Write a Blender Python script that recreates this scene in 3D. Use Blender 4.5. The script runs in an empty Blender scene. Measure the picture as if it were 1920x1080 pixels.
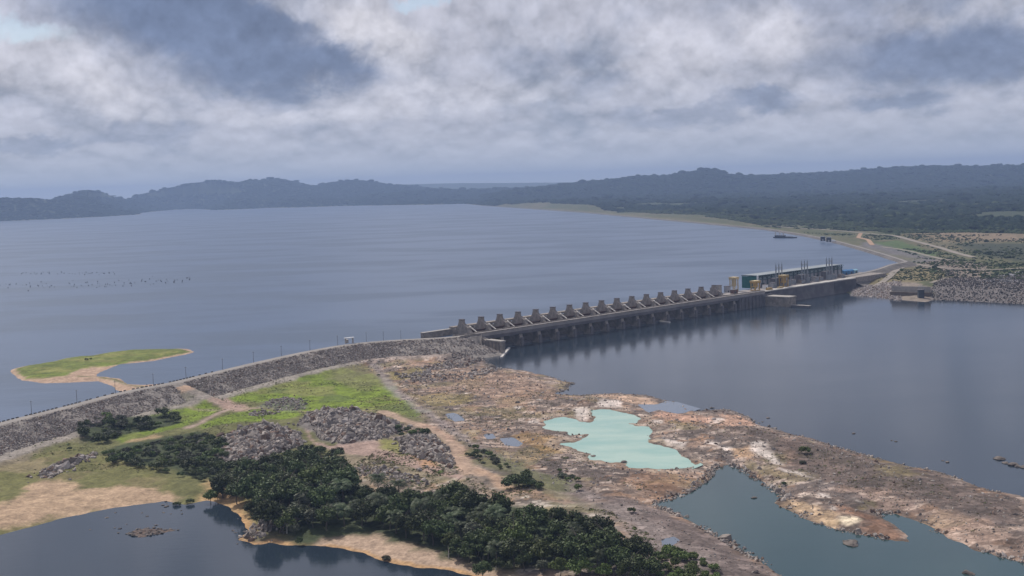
import bpy, math, random
import numpy as np
C = bpy.context.scene
rng = np.random.default_rng(7)
random.seed(7)

# ---------------------------------------------------------------- camera
H = 134.0
F = 2300.0                                   # focal length in pixels of a 1920 px wide picture
ROLL = math.radians(1.9)
PITCH = math.atan(193 / F)
cp, sp, cr, sr = math.cos(PITCH), math.sin(PITCH), math.cos(ROLL), math.sin(ROLL)
FW = np.array([0, cp, -sp]); R0 = np.array([1., 0, 0]); U0 = np.array([0, sp, cp])
RT = cr * R0 - sr * U0; UP = cr * U0 + sr * R0
cam = bpy.data.cameras.new('camera'); camo = bpy.data.objects.new('camera', cam)
C.collection.objects.link(camo); C.camera = camo
from mathutils import Matrix, Vector
M = Matrix(((RT[0], UP[0], -FW[0], 0), (RT[1], UP[1], -FW[1], 0), (RT[2], UP[2], -FW[2], H), (0, 0, 0, 1)))
camo.matrix_world = M
cam.sensor_width = 36; cam.lens = F / 1920 * 36
cam.clip_start = 1; cam.clip_end = 80000

def G(x, y, z=0.0):                           # photo point -> ground point at height z
    d = FW * F + RT * (x - 960) + UP * (540 - y)
    t = (z - H) / d[2]
    return np.array([d[0] * t, d[1] * t, z])
def GP(pts, z=0.0): return np.array([G(x, y, z)[:2] for x, y in pts])
def hor(x): return 347 - 0.0331 * (x - 960)

# ---------------------------------------------------------------- world
def nn(nt, typ, **kw):
    n = nt.nodes.new(typ)
    for k, v in kw.items():
        if k.startswith('i_'):
            key = k[2:]
            key = int(key) if key.isdigit() else key.replace('_', ' ')
            n.inputs[key].default_value = v
        else: setattr(n, k, v)
    return n
def link(nt, a, b): nt.links.new(a, b)
def mth(nt, op, a, b=None, c=None, clamp=False):
    n = nt.nodes.new('ShaderNodeMath'); n.operation = op; n.use_clamp = clamp
    for i, v in enumerate((a, b, c)):
        if v is None: continue
        if isinstance(v, (int, float)): n.inputs[i].default_value = v
        else: nt.links.new(v, n.inputs[i])
    return n.outputs[0]
def mix(nt, f, a, b, blend='MIX'):
    n = nt.nodes.new('ShaderNodeMix'); n.data_type = 'RGBA'; n.blend_type = blend
    for i, v in ((0, f), (6, a), (7, b)):
        if isinstance(v, (int, float)): n.inputs[i].default_value = v
        elif isinstance(v, tuple): n.inputs[i].default_value = (*v[:3], 1)
        else: nt.links.new(v, n.inputs[i])
    return n.outputs[2]
def ramp(nt, x, lo, hi, smooth=True):
    n = nt.nodes.new('ShaderNodeMapRange'); n.interpolation_type = 'SMOOTHSTEP' if smooth else 'LINEAR'
    n.inputs[1].default_value = lo; n.inputs[2].default_value = hi
    nt.links.new(x, n.inputs[0]); return n.outputs[0]

SUN_EL, SUN_AZ = math.radians(52), math.radians(-38)      # azimuth from +Y towards +X: sun ahead-left
SKY_GAIN = 1.0
w = bpy.data.worlds.new('World'); C.world = w; w.use_nodes = True
nt = w.node_tree; nt.nodes.clear()
out = nn(nt, 'ShaderNodeOutputWorld')
sky = nn(nt, 'ShaderNodeTexSky', sky_type='NISHITA', sun_disc=False, sun_elevation=SUN_EL, sun_rotation=SUN_AZ, altitude=200)
bg1 = nn(nt, 'ShaderNodeBackground', i_Strength=0.11); link(nt, sky.outputs[0], bg1.inputs[0])
tc = nn(nt, 'ShaderNodeTexCoord'); sep = nn(nt, 'ShaderNodeSeparateXYZ'); link(nt, tc.outputs['Generated'], sep.inputs[0])
dx, dy, dz = sep.outputs
zc = mth(nt, 'MAXIMUM', dz, 0.0)
lz = mth(nt, 'MULTIPLY', mth(nt, 'LOGARITHM', mth(nt, 'ADD', 1.0, mth(nt, 'DIVIDE', zc, 0.05)), math.e), 0.19)
comb = nn(nt, 'ShaderNodeCombineXYZ'); link(nt, dx, comb.inputs[0]); link(nt, dy, comb.inputs[1]); link(nt, lz, comb.inputs[2])
def wn(scale, det, rough, dist, off):
    mp = nn(nt, 'ShaderNodeMapping'); mp.inputs['Location'].default_value = off; link(nt, comb.outputs[0], mp.inputs[0])
    n = nn(nt, 'ShaderNodeTexNoise', i_Scale=scale, i_Detail=det, i_Roughness=rough, i_Distortion=dist); link(nt, mp.outputs[0], n.inputs['Vector'])
    return n.outputs[0]
n1 = wn(8, 4, .5, .3, (3.1, .7, .2)); n2 = wn(22, 6, .6, .5, (1.3, 5.7, .9)); n3 = wn(3.2, 3, .5, 0, (8.1, 2.7, 4.9))
def lumps(scale, off, det=3):
    mp = nn(nt, 'ShaderNodeMapping'); mp.inputs['Location'].default_value = off; link(nt, comb.outputs[0], mp.inputs[0])
    wv = nn(nt, 'ShaderNodeTexNoise', i_Scale=scale * .8, i_Detail=3, i_Roughness=.6); link(nt, mp.outputs[0], wv.inputs['Vector'])
    ad = nn(nt, 'ShaderNodeVectorMath', operation='MULTIPLY_ADD'); link(nt, wv.outputs['Color'], ad.inputs[0]); ad.inputs[1].default_value = (.75 / scale,) * 3; link(nt, mp.outputs[0], ad.inputs[2])
    v = nn(nt, 'ShaderNodeTexVoronoi', i_Scale=scale, i_Detail=det, i_Roughness=.55, normalize=True); link(nt, ad.outputs[0], v.inputs['Vector']); return mth(nt, 'SUBTRACT', 1.0, v.outputs['Distance'])
l1 = lumps(18, (2.2, 9.1, .4)); l2 = lumps(42, (5.2, 1.1, 2.4))
l3 = lumps(42, (5.2, 1.1, 2.412)); l4 = lumps(80, (1.2, 4.1, 7.4)); l5 = lumps(18, (2.2, 9.1, .428))
emb = mth(nt, 'ADD', mth(nt, 'MULTIPLY', mth(nt, 'SUBTRACT', l2, l3), 1.1), mth(nt, 'MULTIPLY', mth(nt, 'SUBTRACT', l1, l5), 1.3))
emb = mth(nt, 'ADD', emb, mth(nt, 'MULTIPLY', mth(nt, 'SUBTRACT', l4, .62), .35))
az = mth(nt, 'ARCTAN2', dx, dy); el = mth(nt, 'ARCSINE', dz)
azw = mth(nt, 'ADD', az, mth(nt, 'MULTIPLY', mth(nt, 'SUBTRACT', n2, .5), .075))
elw = mth(nt, 'ADD', el, mth(nt, 'MULTIPLY', mth(nt, 'SUBTRACT', wn(19, 5, .62, .3, (7., 1., 3.)), .5), .05))
def px2ae(x, y):
    d = FW * F + RT * (x - 960) + UP * (540 - y); d = d / np.linalg.norm(d)
    return math.atan2(d[0], d[1]), math.asin(d[2])
def blob(x, y, ax, ay, rot=0, soft=.6):        # a cloud at a direction in the sky
    a0, e0 = px2ae(x, y); c, s = math.cos(rot), math.sin(rot)
    da = mth(nt, 'SUBTRACT', azw, a0); de = mth(nt, 'SUBTRACT', elw, e0)
    p = mth(nt, 'DIVIDE', mth(nt, 'ADD', mth(nt, 'MULTIPLY', da, c), mth(nt, 'MULTIPLY', de, s)), ax / F)
    q = mth(nt, 'DIVIDE', mth(nt, 'ADD', mth(nt, 'MULTIPLY', da, -s), mth(nt, 'MULTIPLY', de, c)), ay / F)
    r = mth(nt, 'SQRT', mth(nt, 'ADD', mth(nt, 'MULTIPLY', p, p), mth(nt, 'MULTIPLY', q, q)))
    n = nn(nt, 'ShaderNodeMapRange', interpolation_type='SMOOTHSTEP'); link(nt, r, n.inputs[0])
    n.inputs[1].default_value = 1 + soft * .6; n.inputs[2].default_value = 1 - soft; return n.outputs[0]
bright = mth(nt, 'ADD', mth(nt, 'MULTIPLY', ramp(nt, n1, .36, .62), .45), mth(nt, 'MULTIPLY', ramp(nt, mth(nt, 'ADD', mth(nt, 'MULTIPLY', l1, .65), mth(nt, 'MULTIPLY', l2, .35)), .42, .8), .55))
ccol = mix(nt, bright, (.27, .315, .415), (.46, .475, .565))
ccol = mix(nt, mth(nt, 'MULTIPLY', ramp(nt, mth(nt, 'MULTIPLY', mth(nt, 'ADD', l1, mth(nt, 'MULTIPLY', n2, .5)), .72), .55, .74), .6), ccol, (.60, .60, .68))
for args, k in [((410, 55, 270, 95, -.3), .97), ((330, -40, 280, 110, 0), .95), ((540, 125, 210, 42, .02), .95), ((1790, 105, 260, 58, 0), .92), ((1700, -20, 330, 40, 0), .5),
                ((1430, 192, 75, 24, 0), .75), ((1690, 188, 75, 20, 0), .8), ((1130, 160, 90, 22, 0), .35), ((280, 255, 110, 22, 0), .55), ((1280, 215, 140, 18, 0), .5), ((60, 268, 110, 14, 0), .6), ((1600, 45, 90, 25, 0), .4), ((1010, 110, 120, 30, 0), .3)]:
    ccol = mix(nt, mth(nt, 'MULTIPLY', blob(*args), k), ccol, (.165, .215, .34))
for args, k in [((715, 75, 95, 60, -.5), .8), ((100, 130, 130, 60, -.3), .45), ((1270, 110, 110, 60, 0), .4), ((1450, 60, 60, 60, 0), .45), ((850, 180, 260, 26, 0), .35), ((620, 215, 220, 20, 0), .4), ((230, 190, 90, 40, -.6), .5), ((560, 5, 120, 30, -.3), .4)]:
    ccol = mix(nt, mth(nt, 'MULTIPLY', mth(nt, 'MULTIPLY', blob(*args), ramp(nt, l2, .35, .75)), k), ccol, (.76, .745, .80))
# pale air towards the horizon
ek = mth(nt, 'ADD', 1.0, mth(nt, 'MULTIPLY', emb, .62))
ek = mth(nt, 'MINIMUM', mth(nt, 'MAXIMUM', ek, .78), 1.28)
ev = nn(nt, 'ShaderNodeCombineXYZ')
for i in range(3): link(nt, ek, ev.inputs[i])
ccol = mix(nt, 1., ccol, ev.outputs[0], 'MULTIPLY')
hz = mth(nt, 'POWER', math.e, mth(nt, 'MULTIPLY', mth(nt, 'MAXIMUM', el, 0.0), -26.0))
ccol = mix(nt, mth(nt, 'MULTIPLY', hz, .9), ccol, (.46, .51, .60))
hz2 = mth(nt, 'POWER', math.e, mth(nt, 'MULTIPLY', mth(nt, 'MAXIMUM', el, 0.0), -70.0))
ccol = mix(nt, hz2, ccol, (.66, .70, .77))
bg2 = nn(nt, 'ShaderNodeBackground', i_Strength=1.0); link(nt, ccol, bg2.inputs[0])
gap = mth(nt, 'MAXIMUM', mth(nt, 'MULTIPLY', mth(nt, 'MAXIMUM', blob(40, 52, 75, 22, -.2), blob(790, -4, 60, 12)), .6), mth(nt, 'MULTIPLY', mth(nt, 'MULTIPLY', ramp(nt, n3, .6, .75), ramp(nt, el, .15, .3)), .7))
cover = mth(nt, 'SUBTRACT', 1.0, gap)
ms = nn(nt, 'ShaderNodeMixShader'); link(nt, cover, ms.inputs[0]); link(nt, bg1.outputs[0], ms.inputs[1]); link(nt, bg2.outputs[0], ms.inputs[2])
link(nt, ms.outputs[0], out.inputs[0])
w.cycles.sampling_method = 'MANUAL'; w.cycles.sample_map_resolution = 1024

sl = bpy.data.lights.new('sun', 'SUN'); sl.energy = 4.2; sl.angle = math.radians(1.0); sl.color = (1, .95, .87)
so = bpy.data.objects.new('sun', sl); C.collection.objects.link(so)
sd_ = Vector((math.sin(SUN_AZ) * math.cos(SUN_EL), math.cos(SUN_AZ) * math.cos(SUN_EL), math.sin(SUN_EL)))
so.rotation_euler = sd_.to_track_quat('Z', 'Y').to_euler()
C.view_settings.view_transform = 'Standard'; C.view_settings.look = 'None'
C.view_settings.exposure = 0; C.view_settings.gamma = 1; C.view_settings.use_curve_mapping = False
C.cycles.max_bounces = 6; C.cycles.diffuse_bounces = 2; C.cycles.glossy_bounces = 3; C.cycles.volume_bounces = 0
C.cycles.transparent_max_bounces = 8; C.cycles.use_denoising = True
C.cycles.sample_clamp_indirect = 4

# ---------------------------------------------------------------- object helpers
def tag(o, label=None, cat=None, group=None, kind=None):
    if label: o['label'] = label
    if cat: o['category'] = cat
    if group: o['group'] = group
    if kind: o['kind'] = kind
    return o
def empty(name, loc, label, cat, group=None, rz=0):
    o = bpy.data.objects.new(name, None); C.collection.objects.link(o); o.location = loc; o.rotation_euler = (0, 0, rz)
    o.empty_display_size = 1
    return tag(o, label, cat, group)
def mk(name, verts, faces, mat, parent=None, smooth=False, link_=True):
    me = bpy.data.meshes.new(name)
    if isinstance(verts, np.ndarray) and isinstance(faces, np.ndarray):
        k = faces.shape[1]
        me.vertices.add(len(verts)); me.vertices.foreach_set('co', verts.astype(np.float32).ravel())
        me.loops.add(faces.size); me.loops.foreach_set('vertex_index', faces.astype(np.int32).ravel())
        me.polygons.add(len(faces)); me.polygons.foreach_set('loop_start', np.arange(0, faces.size, k, dtype=np.int32))
        me.update(calc_edges=True)
    else:
        me.from_pydata([tuple(v) for v in verts], [], [tuple(f) for f in faces]); me.update()
    if smooth: me.polygons.foreach_set('use_smooth', np.ones(len(me.polygons), bool))
    me.materials.append(mat)
    o = bpy.data.objects.new(name, me)
    if link_: C.collection.objects.link(o)
    if parent: o.parent = parent
    return o
class MB:                                      # collects boxes, bars and tubes into one mesh
    def __init__(s): s.v = []; s.f = []
    def add(s, V, Fs):
        b = len(s.v); s.v += [tuple(map(float, p)) for p in V]; s.f += [tuple(b + i for i in f) for f in Fs]; return s
    def box(s, x0, x1, y0, y1, z0, z1):
        return s.add([(x0, y0, z0), (x1, y0, z0), (x1, y1, z0), (x0, y1, z0), (x0, y0, z1), (x1, y0, z1), (x1, y1, z1), (x0, y1, z1)],
                     [(0, 3, 2, 1), (4, 5, 6, 7), (0, 1, 5, 4), (1, 2, 6, 5), (2, 3, 7, 6), (3, 0, 4, 7)])
    def bar(s, a, b, w, h=None):
        a = Vector(a); b = Vector(b); h = h or w; d = (b - a).normalized()
        n = Vector((0, 0, 1)) if abs(d.z) < .9 else Vector((1, 0, 0))
        s1 = d.cross(n).normalized() * w / 2; s2 = d.cross(s1).normalized() * h / 2
        V = [p + i * s1 + j * s2 for p in (a, b) for i, j in ((-1, -1), (1, -1), (1, 1), (-1, 1))]
        return s.add(V, [(0, 1, 2, 3), (7, 6, 5, 4), (0, 4, 5, 1), (1, 5, 6, 2), (2, 6, 7, 3), (3, 7, 4, 0)])
    def tube(s, a, b, r0, r1=None, n=8):
        a = Vector(a); b = Vector(b); r1 = r0 if r1 is None else r1; d = (b - a).normalized()
        q = Vector((0, 0, 1)) if abs(d.z) < .9 else Vector((1, 0, 0))
        s1 = d.cross(q).normalized(); s2 = d.cross(s1)
        V = [p + (math.cos(t) * s1 + math.sin(t) * s2) * r for p, r in ((a, r0), (b, r1)) for t in [2 * math.pi * k / n for k in range(n)]]
        return s.add(V, [(k, k + n, (k + 1) % n + n, (k + 1) % n) for k in range(n)] + [tuple(range(n)), tuple(range(2 * n - 1, n - 1, -1))])
    def prism(s, prof, x0, x1, ax='x'):        # profile in (y,z) extruded along x
        n = len(prof)
        V = [(x0, p, q) for p, q in prof] + [(x1, p, q) for p, q in prof]
        return s.add(V, [tuple(range(n)), tuple(range(2 * n - 1, n - 1, -1))] + [((k + 1) % n, k, k + n, (k + 1) % n + n) for k in range(n)])
    def build(s, name, mat, parent=None, smooth=False): return mk(name, s.v, s.f, mat, parent, smooth)

# ---------------------------------------------------------------- noise and distance in the ground plane
TBL = rng.random((256, 256))
def vnoise(x, y):
    xi = np.floor(x).astype(int); yi = np.floor(y).astype(int); fx = x - xi; fy = y - yi
    fx = fx * fx * (3 - 2 * fx); fy = fy * fy * (3 - 2 * fy)
    a = TBL[xi & 255, yi & 255]; b = TBL[(xi + 1) & 255, yi & 255]; c = TBL[xi & 255, (yi + 1) & 255]; d = TBL[(xi + 1) & 255, (yi + 1) & 255]
    return (a * (1 - fx) + b * fx) * (1 - fy) + (c * (1 - fx) + d * fx) * fy
def fbm(x, y, s, oct=4, seed=0, rough=.55):    # s = size of the largest lump in metres; result about -1..1
    v = 0; a = 1; t = 0
    c, d = math.cos(.6), math.sin(.6)
    x = x / s + seed * 17.3; y = y / s - seed * 9.1
    for _ in range(oct):
        v = v + a * (vnoise(x, y) * 2 - 1); t += a; a *= rough
        x, y = (x * c - y * d) * 2.03 + 5.1, (x * d + y * c) * 2.03 + 1.7
    return v / t * 1.6
def sdf(poly, X, Y, margin=120):               # signed distance, positive inside; far away = -margin
    P = np.asarray(poly); out_ = np.full(X.shape, -float(margin))
    m = (X > P[:, 0].min() - margin) & (X < P[:, 0].max() + margin) & (Y > P[:, 1].min() - margin) & (Y < P[:, 1].max() + margin)
    if not m.any(): return out_
    x = X[m]; y = Y[m]; d = np.full(x.shape, 1e18); ins = np.zeros(x.shape, bool)
    for i in range(len(P)):
        ax_, ay_ = P[i]; bx, by = P[(i + 1) % len(P)]
        ex, ey = bx - ax_, by - ay_; wx, wy = x - ax_, y - ay_
        t = np.clip((wx * ex + wy * ey) / (ex * ex + ey * ey + 1e-9), 0, 1)
        d = np.minimum(d, (wx - ex * t) ** 2 + (wy - ey * t) ** 2)
        c1 = (ay_ > y) != (by > y)
        ins ^= c1 & (x < (bx - ax_) * (y - ay_) / (by - ay_ + 1e-12) + ax_)
    out_[m] = np.sqrt(d) * np.where(ins, 1, -1)
    return out_
def pdist(line, X, Y, margin=150):             # distance to a polyline
    P = np.asarray(line); out_ = np.full(X.shape, float(margin))
    m = (X > P[:, 0].min() - margin) & (X < P[:, 0].max() + margin) & (Y > P[:, 1].min() - margin) & (Y < P[:, 1].max() + margin)
    x = X[m]; y = Y[m]; d = np.full(x.shape, 1e18)
    for i in range(len(P) - 1):
        ax_, ay_ = P[i]; ex, ey = P[i + 1] - P[i]; wx, wy = x - ax_, y - ay_
        t = np.clip((wx * ex + wy * ey) / (ex * ex + ey * ey + 1e-9), 0, 1)
        d = np.minimum(d, (wx - ex * t) ** 2 + (wy - ey * t) ** 2)
    out_[m] = np.sqrt(d); return out_
def ss(x, a, b):
    t = np.clip((x - a) / (b - a), 0, 1); return t * t * (3 - 2 * t)
def Z(pts, ox, oy, s): return [(ox + x / s, oy + y / s) for x, y in pts]

# ---------------------------------------------------------------- the dam's own frame: u along the crest, v downstream
TW = -13.0                                     # tailwater level; the reservoir is at 0, the dam crest at +3
U = np.array([0.71216636, 0.70201074]); V_ = np.array([0.70201074, -0.71216636]); O = np.array([-42.71, 1074.45])
DANG = math.atan2(U[1], U[0])
def uv(u, v): return O + U * u + V_ * v
# in an Empty rotated by DANG at O local x = u and local y = -v

# ---------------------------------------------------------------- layout traced on the ground
AX1 = np.vstack([GP([(-700, 1035), (-400, 925), (-150, 842), (0, 795), (130, 763), (230, 736), (330, 717.5), (400, 700), (480, 681), (560, 663), (645, 647), (700, 641), (780, 636)], 3), [uv(-14, 0)], [uv(16, 0)]])
AX2 = np.vstack([[uv(668, -20)], [uv(730, -26)], [uv(800, -40)], GP([(1672, 496), (1702, 491), (1655, 476), (1610, 463), (1565, 451), (1510, 440), (1440, 429), (1300, 416), (1200, 407), (1100, 398), (1000, 391), (905, 385)], 3)])
def smooth_line(P, step):
    P = np.asarray(P); d = np.r_[0, np.cumsum(np.linalg.norm(np.diff(P, axis=0), axis=1))]
    t = np.arange(0, d[-1], step); Q = np.c_[np.interp(t, d, P[:, 0]), np.interp(t, d, P[:, 1])]
    k = max(1, int(18 / step)); K = np.ones(2 * k + 1) / (2 * k + 1)
    A = np.vstack([np.repeat(Q[:1], k, 0), Q, np.repeat(Q[-1:], k, 0)])
    S = np.c_[np.convolve(A[:, 0], K, 'valid'), np.convolve(A[:, 1], K, 'valid')]
    S[0] = P[0]; S[-1] = Q[-1]; return S

W_MAIN = GP([(905, 669), (925, 690), (955, 691), (990, 697), (1030, 706), (1072, 718), (1062, 730), (1042, 738), (1092, 743), (1110, 740), (1160, 738), (1210, 741), (1240, 751),
             (1300, 770), (1360, 769), (1400, 781), (1425, 795), (1460, 806), (1520, 822), (1580, 840), (1660, 863), (1740, 881), (1800, 899), (1850, 917), (1920, 935), (2100, 985), (2700, 1100),
             (2700, 640), (2300, 585), (2050, 573), (1920, 570), (1850, 567), (1790, 564), (1750, 562), (1738, 566), (1690, 563), (1650, 556), (1600, 554)], TW)
W_MAIN = np.vstack([W_MAIN, [uv(660, -12)], [uv(0, -12)], [uv(14, 4)], [uv(14, 28)]])
W_CH = GP([(1225, 946), (1262, 935), (1290, 926), (1330, 897), (1342, 880), (1362, 872), (1385, 878), (1402, 890), (1440, 914), (1466, 933), (1456, 944), (1490, 960), (1530, 980), (1560, 993),
           (1600, 1001), (1660, 1012), (1700, 1015), (1708, 1005), (1690, 988), (1662, 975), (1648, 962), (1680, 965), (1730, 985), (1780, 1012), (1830, 1033), (1920, 1056), (2100, 1105), (2500, 1300),
           (2300, 1500), (1700, 1250), (1540, 1120), (1470, 1078), (1420, 1046), (1360, 1011), (1300, 976), (1250, 955)], TW)
W_TQ = GP(Z([(640, 440), (700, 415), (790, 402), (850, 418), (900, 440), (980, 447), (1030, 410), (1010, 362), (1050, 348), (1150, 350), (1230, 375), (1290, 385), (1360, 410), (1380, 440),
             (1340, 460), (1270, 457), (1330, 478), (1420, 480), (1440, 500), (1410, 560), (1430, 600), (1500, 615), (1600, 655), (1680, 700), (1750, 735), (1790, 765), (1740, 785), (1650, 795),
             (1500, 803), (1380, 795), (1250, 797), (1230, 762), (1130, 757), (1050, 735), (960, 730), (975, 685), (900, 660), (820, 635), (735, 615), (770, 602), (860, 597), (910, 575), (965, 538),
             (840, 542), (820, 517), (700, 510), (625, 490), (655, 470)], 860, 680, 4), -11.3)
W_SM = GP(Z([(1330, 312), (1480, 312), (1540, 292), (1620, 300), (1780, 345), (1700, 377), (1640, 382), (1500, 352), (1430, 372), (1370, 345)], 860, 680, 4), -12.4)
W_POND = GP([(-700, 1120), (-300, 1050), (-100, 1022), (0, 1003), (60, 987), (120, 972), (180, 959), (240, 949), (310, 940), (350, 946), (388, 938), (400, 940), (425, 948), (446, 965), (462, 985), (462, 996), (448, 1012),
             (480, 1020), (505, 1016), (560, 1022), (620, 1026), (680, 1036), (720, 1052), (780, 1062), (830, 1067), (880, 1078), (920, 1090), (1000, 1110), (1300, 1170), (1500, 1350), (400, 1500), (-900, 1400)], TW)
W_RES = np.vstack([AX1, [uv(16, -22)], [uv(660, -22)], AX2, GP([(870, 382), (800, 384), (650, 386), (560, 389), (500, 390), (440, 393), (400, 394), (372, 392), (330, 393), (265, 399), (262, 402), (200, 406), (120, 410), (0, 415), (-200, 424), (-700, 452)], 0), [(-1400, 1300)]])
ISLE = GP(Z([(75, 300), (110, 285), (200, 262), (400, 232), (480, 208), (600, 190), (700, 185), (830, 160), (1000, 142), (1150, 138), (1330, 135), (1400, 138), (1460, 158), (1400, 178), (1330, 190), (1150, 228), (1000, 242),
             (900, 252), (800, 290), (740, 318), (720, 345), (800, 345), (900, 362), (960, 400), (1060, 408), (1200, 400), (1210, 440), (1100, 470), (960, 470), (900, 450), (820, 405), (740, 378), (600, 385), (500, 388), (330, 395),
             (230, 380), (150, 375), (110, 330)], 0, 620, 4), 0)

PUDS = [GP(p_, -11.2) for p_ in ([(834, 776), (850, 774), (868, 780), (873, 789), (852, 791), (840, 785)], [(938, 822), (960, 820), (982, 832), (972, 838), (945, 835)], [(905, 814), (925, 813), (930, 822), (912, 824)],
        [(1240, 1012), (1262, 1007), (1274, 1013), (1258, 1025), (1240, 1023)])]
RIDGES = [  # distance, depth, skyline (photo x, photo y)
    (9300, 700, [(-600, 352), (-200, 361), (0, 366), (90, 366.5), (140, 366), (180, 374), (230, 388), (275, 404)]),
    (10900, 900, [(100, 372), (140, 362), (180, 354), (225, 349.5), (245, 349), (290, 355), (330, 359), (400, 365), (520, 372), (700, 374)]),
    (13000, 900, [(250, 368), (300, 357), (350, 345), (405, 338), (440, 343), (480, 338), (520, 335), (560, 342), (590, 349), (620, 342), (660, 338), (700, 341), (740, 347), (800, 352), (900, 360)]),
    (11600, 700, [(600, 380), (650, 372), (700, 364), (760, 358), (830, 356), (900, 354), (1000, 351), (1080, 346)]),
    (19000, 1600, [(400, 352), (700, 346.5), (850, 342.5), (950, 342), (1060, 341), (1250, 334), (1400, 327), (1450, 327)]),
    (9800, 900, [(900, 365), (980, 353), (1050, 345), (1100, 340), (1150, 335), (1200, 329), (1250, 328.5), (1290, 323), (1325, 318), (1345, 319), (1365, 327), (1420, 330), (1500, 334)]),
    (10600, 1200, [(1250, 338), (1360, 330), (1450, 328), (1550, 323), (1600, 319), (1650, 315), (1700, 311), (1750, 309.5), (1800, 311), (1850, 311), (1920, 309), (2100, 303), (2600, 290)]),
]
RD = []
for dist, dep, sk in RIDGES:
    a = [px2ae(x, y)[0] for x, y in sk]; z = [H + dist * (hor(x) - y) / F - 9 for x, y in sk]
    RD.append((dist, dep, a, z))

MOUNDS = [  # rubble heaps: polygon, height, edge width
    (GP(Z([(60, 900), (100, 790), (250, 710), (450, 690), (640, 745), (660, 830), (600, 850), (300, 960), (150, 1000), (70, 960)], 400, 620, 4), -8.5), 3.6, 16),
    (GP(Z([(640, 700), (700, 640), (850, 605), (1000, 600), (1200, 620), (1350, 680), (1440, 710), (1370, 745), (1250, 785), (1150, 805), (950, 825), (800, 805), (750, 740)], 400, 620, 4), -8.5), 4.4, 15),
    (GP(Z([(1390, 800), (1500, 780), (1650, 770), (1730, 870), (1800, 1030), (1650, 1040), (1550, 960), (1430, 940)], 400, 620, 4), -9.3), 2.6, 12),
    (GP(Z([(330, 565), (430, 520), (540, 485), (650, 505), (700, 560), (600, 590)], 400, 620, 4), -9.5), 1.8, 9),
]
RAMP = (G(327, 718.5, 3)[:2], G(428, 762, -10.4)[:2])
def ground(X, Y):
    r = np.hypot(X, Y); a = np.arctan2(X, Y)
    u = (X - O[0]) * U[0] + (Y - O[1]) * U[1]; v = (X - O[0]) * V_[0] + (Y - O[1]) * V_[1]
    right = np.maximum(ss(u, 560, 640) * ss(-v, -260, -60) , ss(r, 1500, 2200))
    right = np.maximum(right, ss(X, 330, 470) * ss(r, 1300, 1450))
    near = -10.6 + fbm(X, Y, 45, 4, 1) * .9 + fbm(X, Y, 9, 3, 2) * .55 + np.abs(fbm(X, Y, 20, 3, 22)) * .8
    far = -2.5 + fbm(X, Y, 400, 4, 3) * 1.5 + ss(r, 2400, 8000) * 22 + fbm(X, Y, 900, 5, 9) * 16 * ss(r, 3200, 6200)
    z = near * (1 - right) + far * right
    for dist, dep, aa, zz in RD:
        prof = np.interp(a, aa, zz, left=-60, right=-60)
        prof = prof + (fbm(X, Y, 500, 5, 4) * 9 - 3) * (dist < 15000)
        front = np.clip((r - dist) / dep, -3, 3)
        g = np.where(front < 0, np.exp(-front ** 2 * .9), np.exp(-front ** 2 * .3))
        z = np.where(r > 3500, np.maximum(z, 2 + (prof - 2) * g), z)
    for poly, h, e in MOUNDS:
        s = sdf(poly, X, Y, 60)
        z = z + h * ss(s + fbm(X, Y, 14, 3, 5) * 2.5, -4, e) * (1 + fbm(X, Y, 6, 2, 8) * .12)
    nz = fbm(X, Y, 22, 4, 6); nf = fbm(X, Y, 5, 3, 16)
    for poly, L, k, amp in [(W_MAIN, TW, .13, 3.5), (W_CH, TW, .16, 2.2), (W_POND, TW, .15, 2.), (W_SM, -12.4, .1, 1.5), (W_TQ, -11.3, .10, 3.0)] + [(q_, -11.2, .12, .8) for q_ in PUDS]:
        s = -sdf(poly, X, Y, 160) + nz * amp + nf * amp * .35
        kk = np.where(right > .5, .16, k)
        z = np.where(s < 120, np.minimum(z, L + np.maximum(s * kk, -2.5)), z)
    s = -sdf(W_RES, X, Y, 420)
    s2 = s + nz * 2 + fbm(X, Y, 160, 4, 7) * 12 * ss(r, 2500, 5000)
    lim = np.maximum(s2 * .12 + np.maximum(s2, 0) ** 2 * .0006, -6)
    upst = (r > 1250) | (s < 4)
    z = np.where((s < 400) & upst, np.minimum(z, lim), z)
    s = sdf(ISLE, X, Y, 80) + nz * 1.3 + nf * .6
    z = np.maximum(z, np.where((s > -40) & (sdf(W_RES, X, Y, 60) > -3), np.clip(s * .12, -4, 1.9), -50))
    w0, w1 = RAMP; t = np.clip(((X - w0[0]) * (w1[0] - w0[0]) + (Y - w0[1]) * (w1[1] - w0[1])) / ((w1 - w0) @ (w1 - w0)), 0, 1)
    d = np.hypot(X - w0[0] - t * (w1[0] - w0[0]), Y - w0[1] - t * (w1[1] - w0[1]))
    z = np.maximum(z, 3.0 - 13.6 * t - np.maximum(d - 5.5, 0) / 1.8)
    da = pdist(AX1, X, Y, 90); berm = -7.4 - np.maximum(da - 27, 0) * .22 + nf * .3
    return np.where((sdf(W_RES, X, Y, 60) < 0) & (da < 60) & (u < -25), np.maximum(z, berm), z)
A1 = smooth_line(AX1, 2.5); A2 = smooth_line(AX2, 6.0)
def bank(X, Y, line=A1, w_=4.5, sl=1.75):      # height of the embankment surface
    d = pdist(line, X, Y, 90); return 3 - np.maximum(d - w_, 0) / sl

# ---------------------------------------------------------------- terrain sheet
azs = np.linspace(-.60, .60, 860)
inv = np.linspace(1 / 290, 1 / 2500, 620)
rs = np.r_[1 / inv, np.linspace(2515, 9000, 190), np.linspace(9040, 14500, 150), np.linspace(14600, 23000, 40)]
AA, RR = np.meshgrid(azs, rs)
TX = RR * np.sin(AA); TY = RR * np.cos(AA)
TZ = ground(TX, TY)

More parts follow.
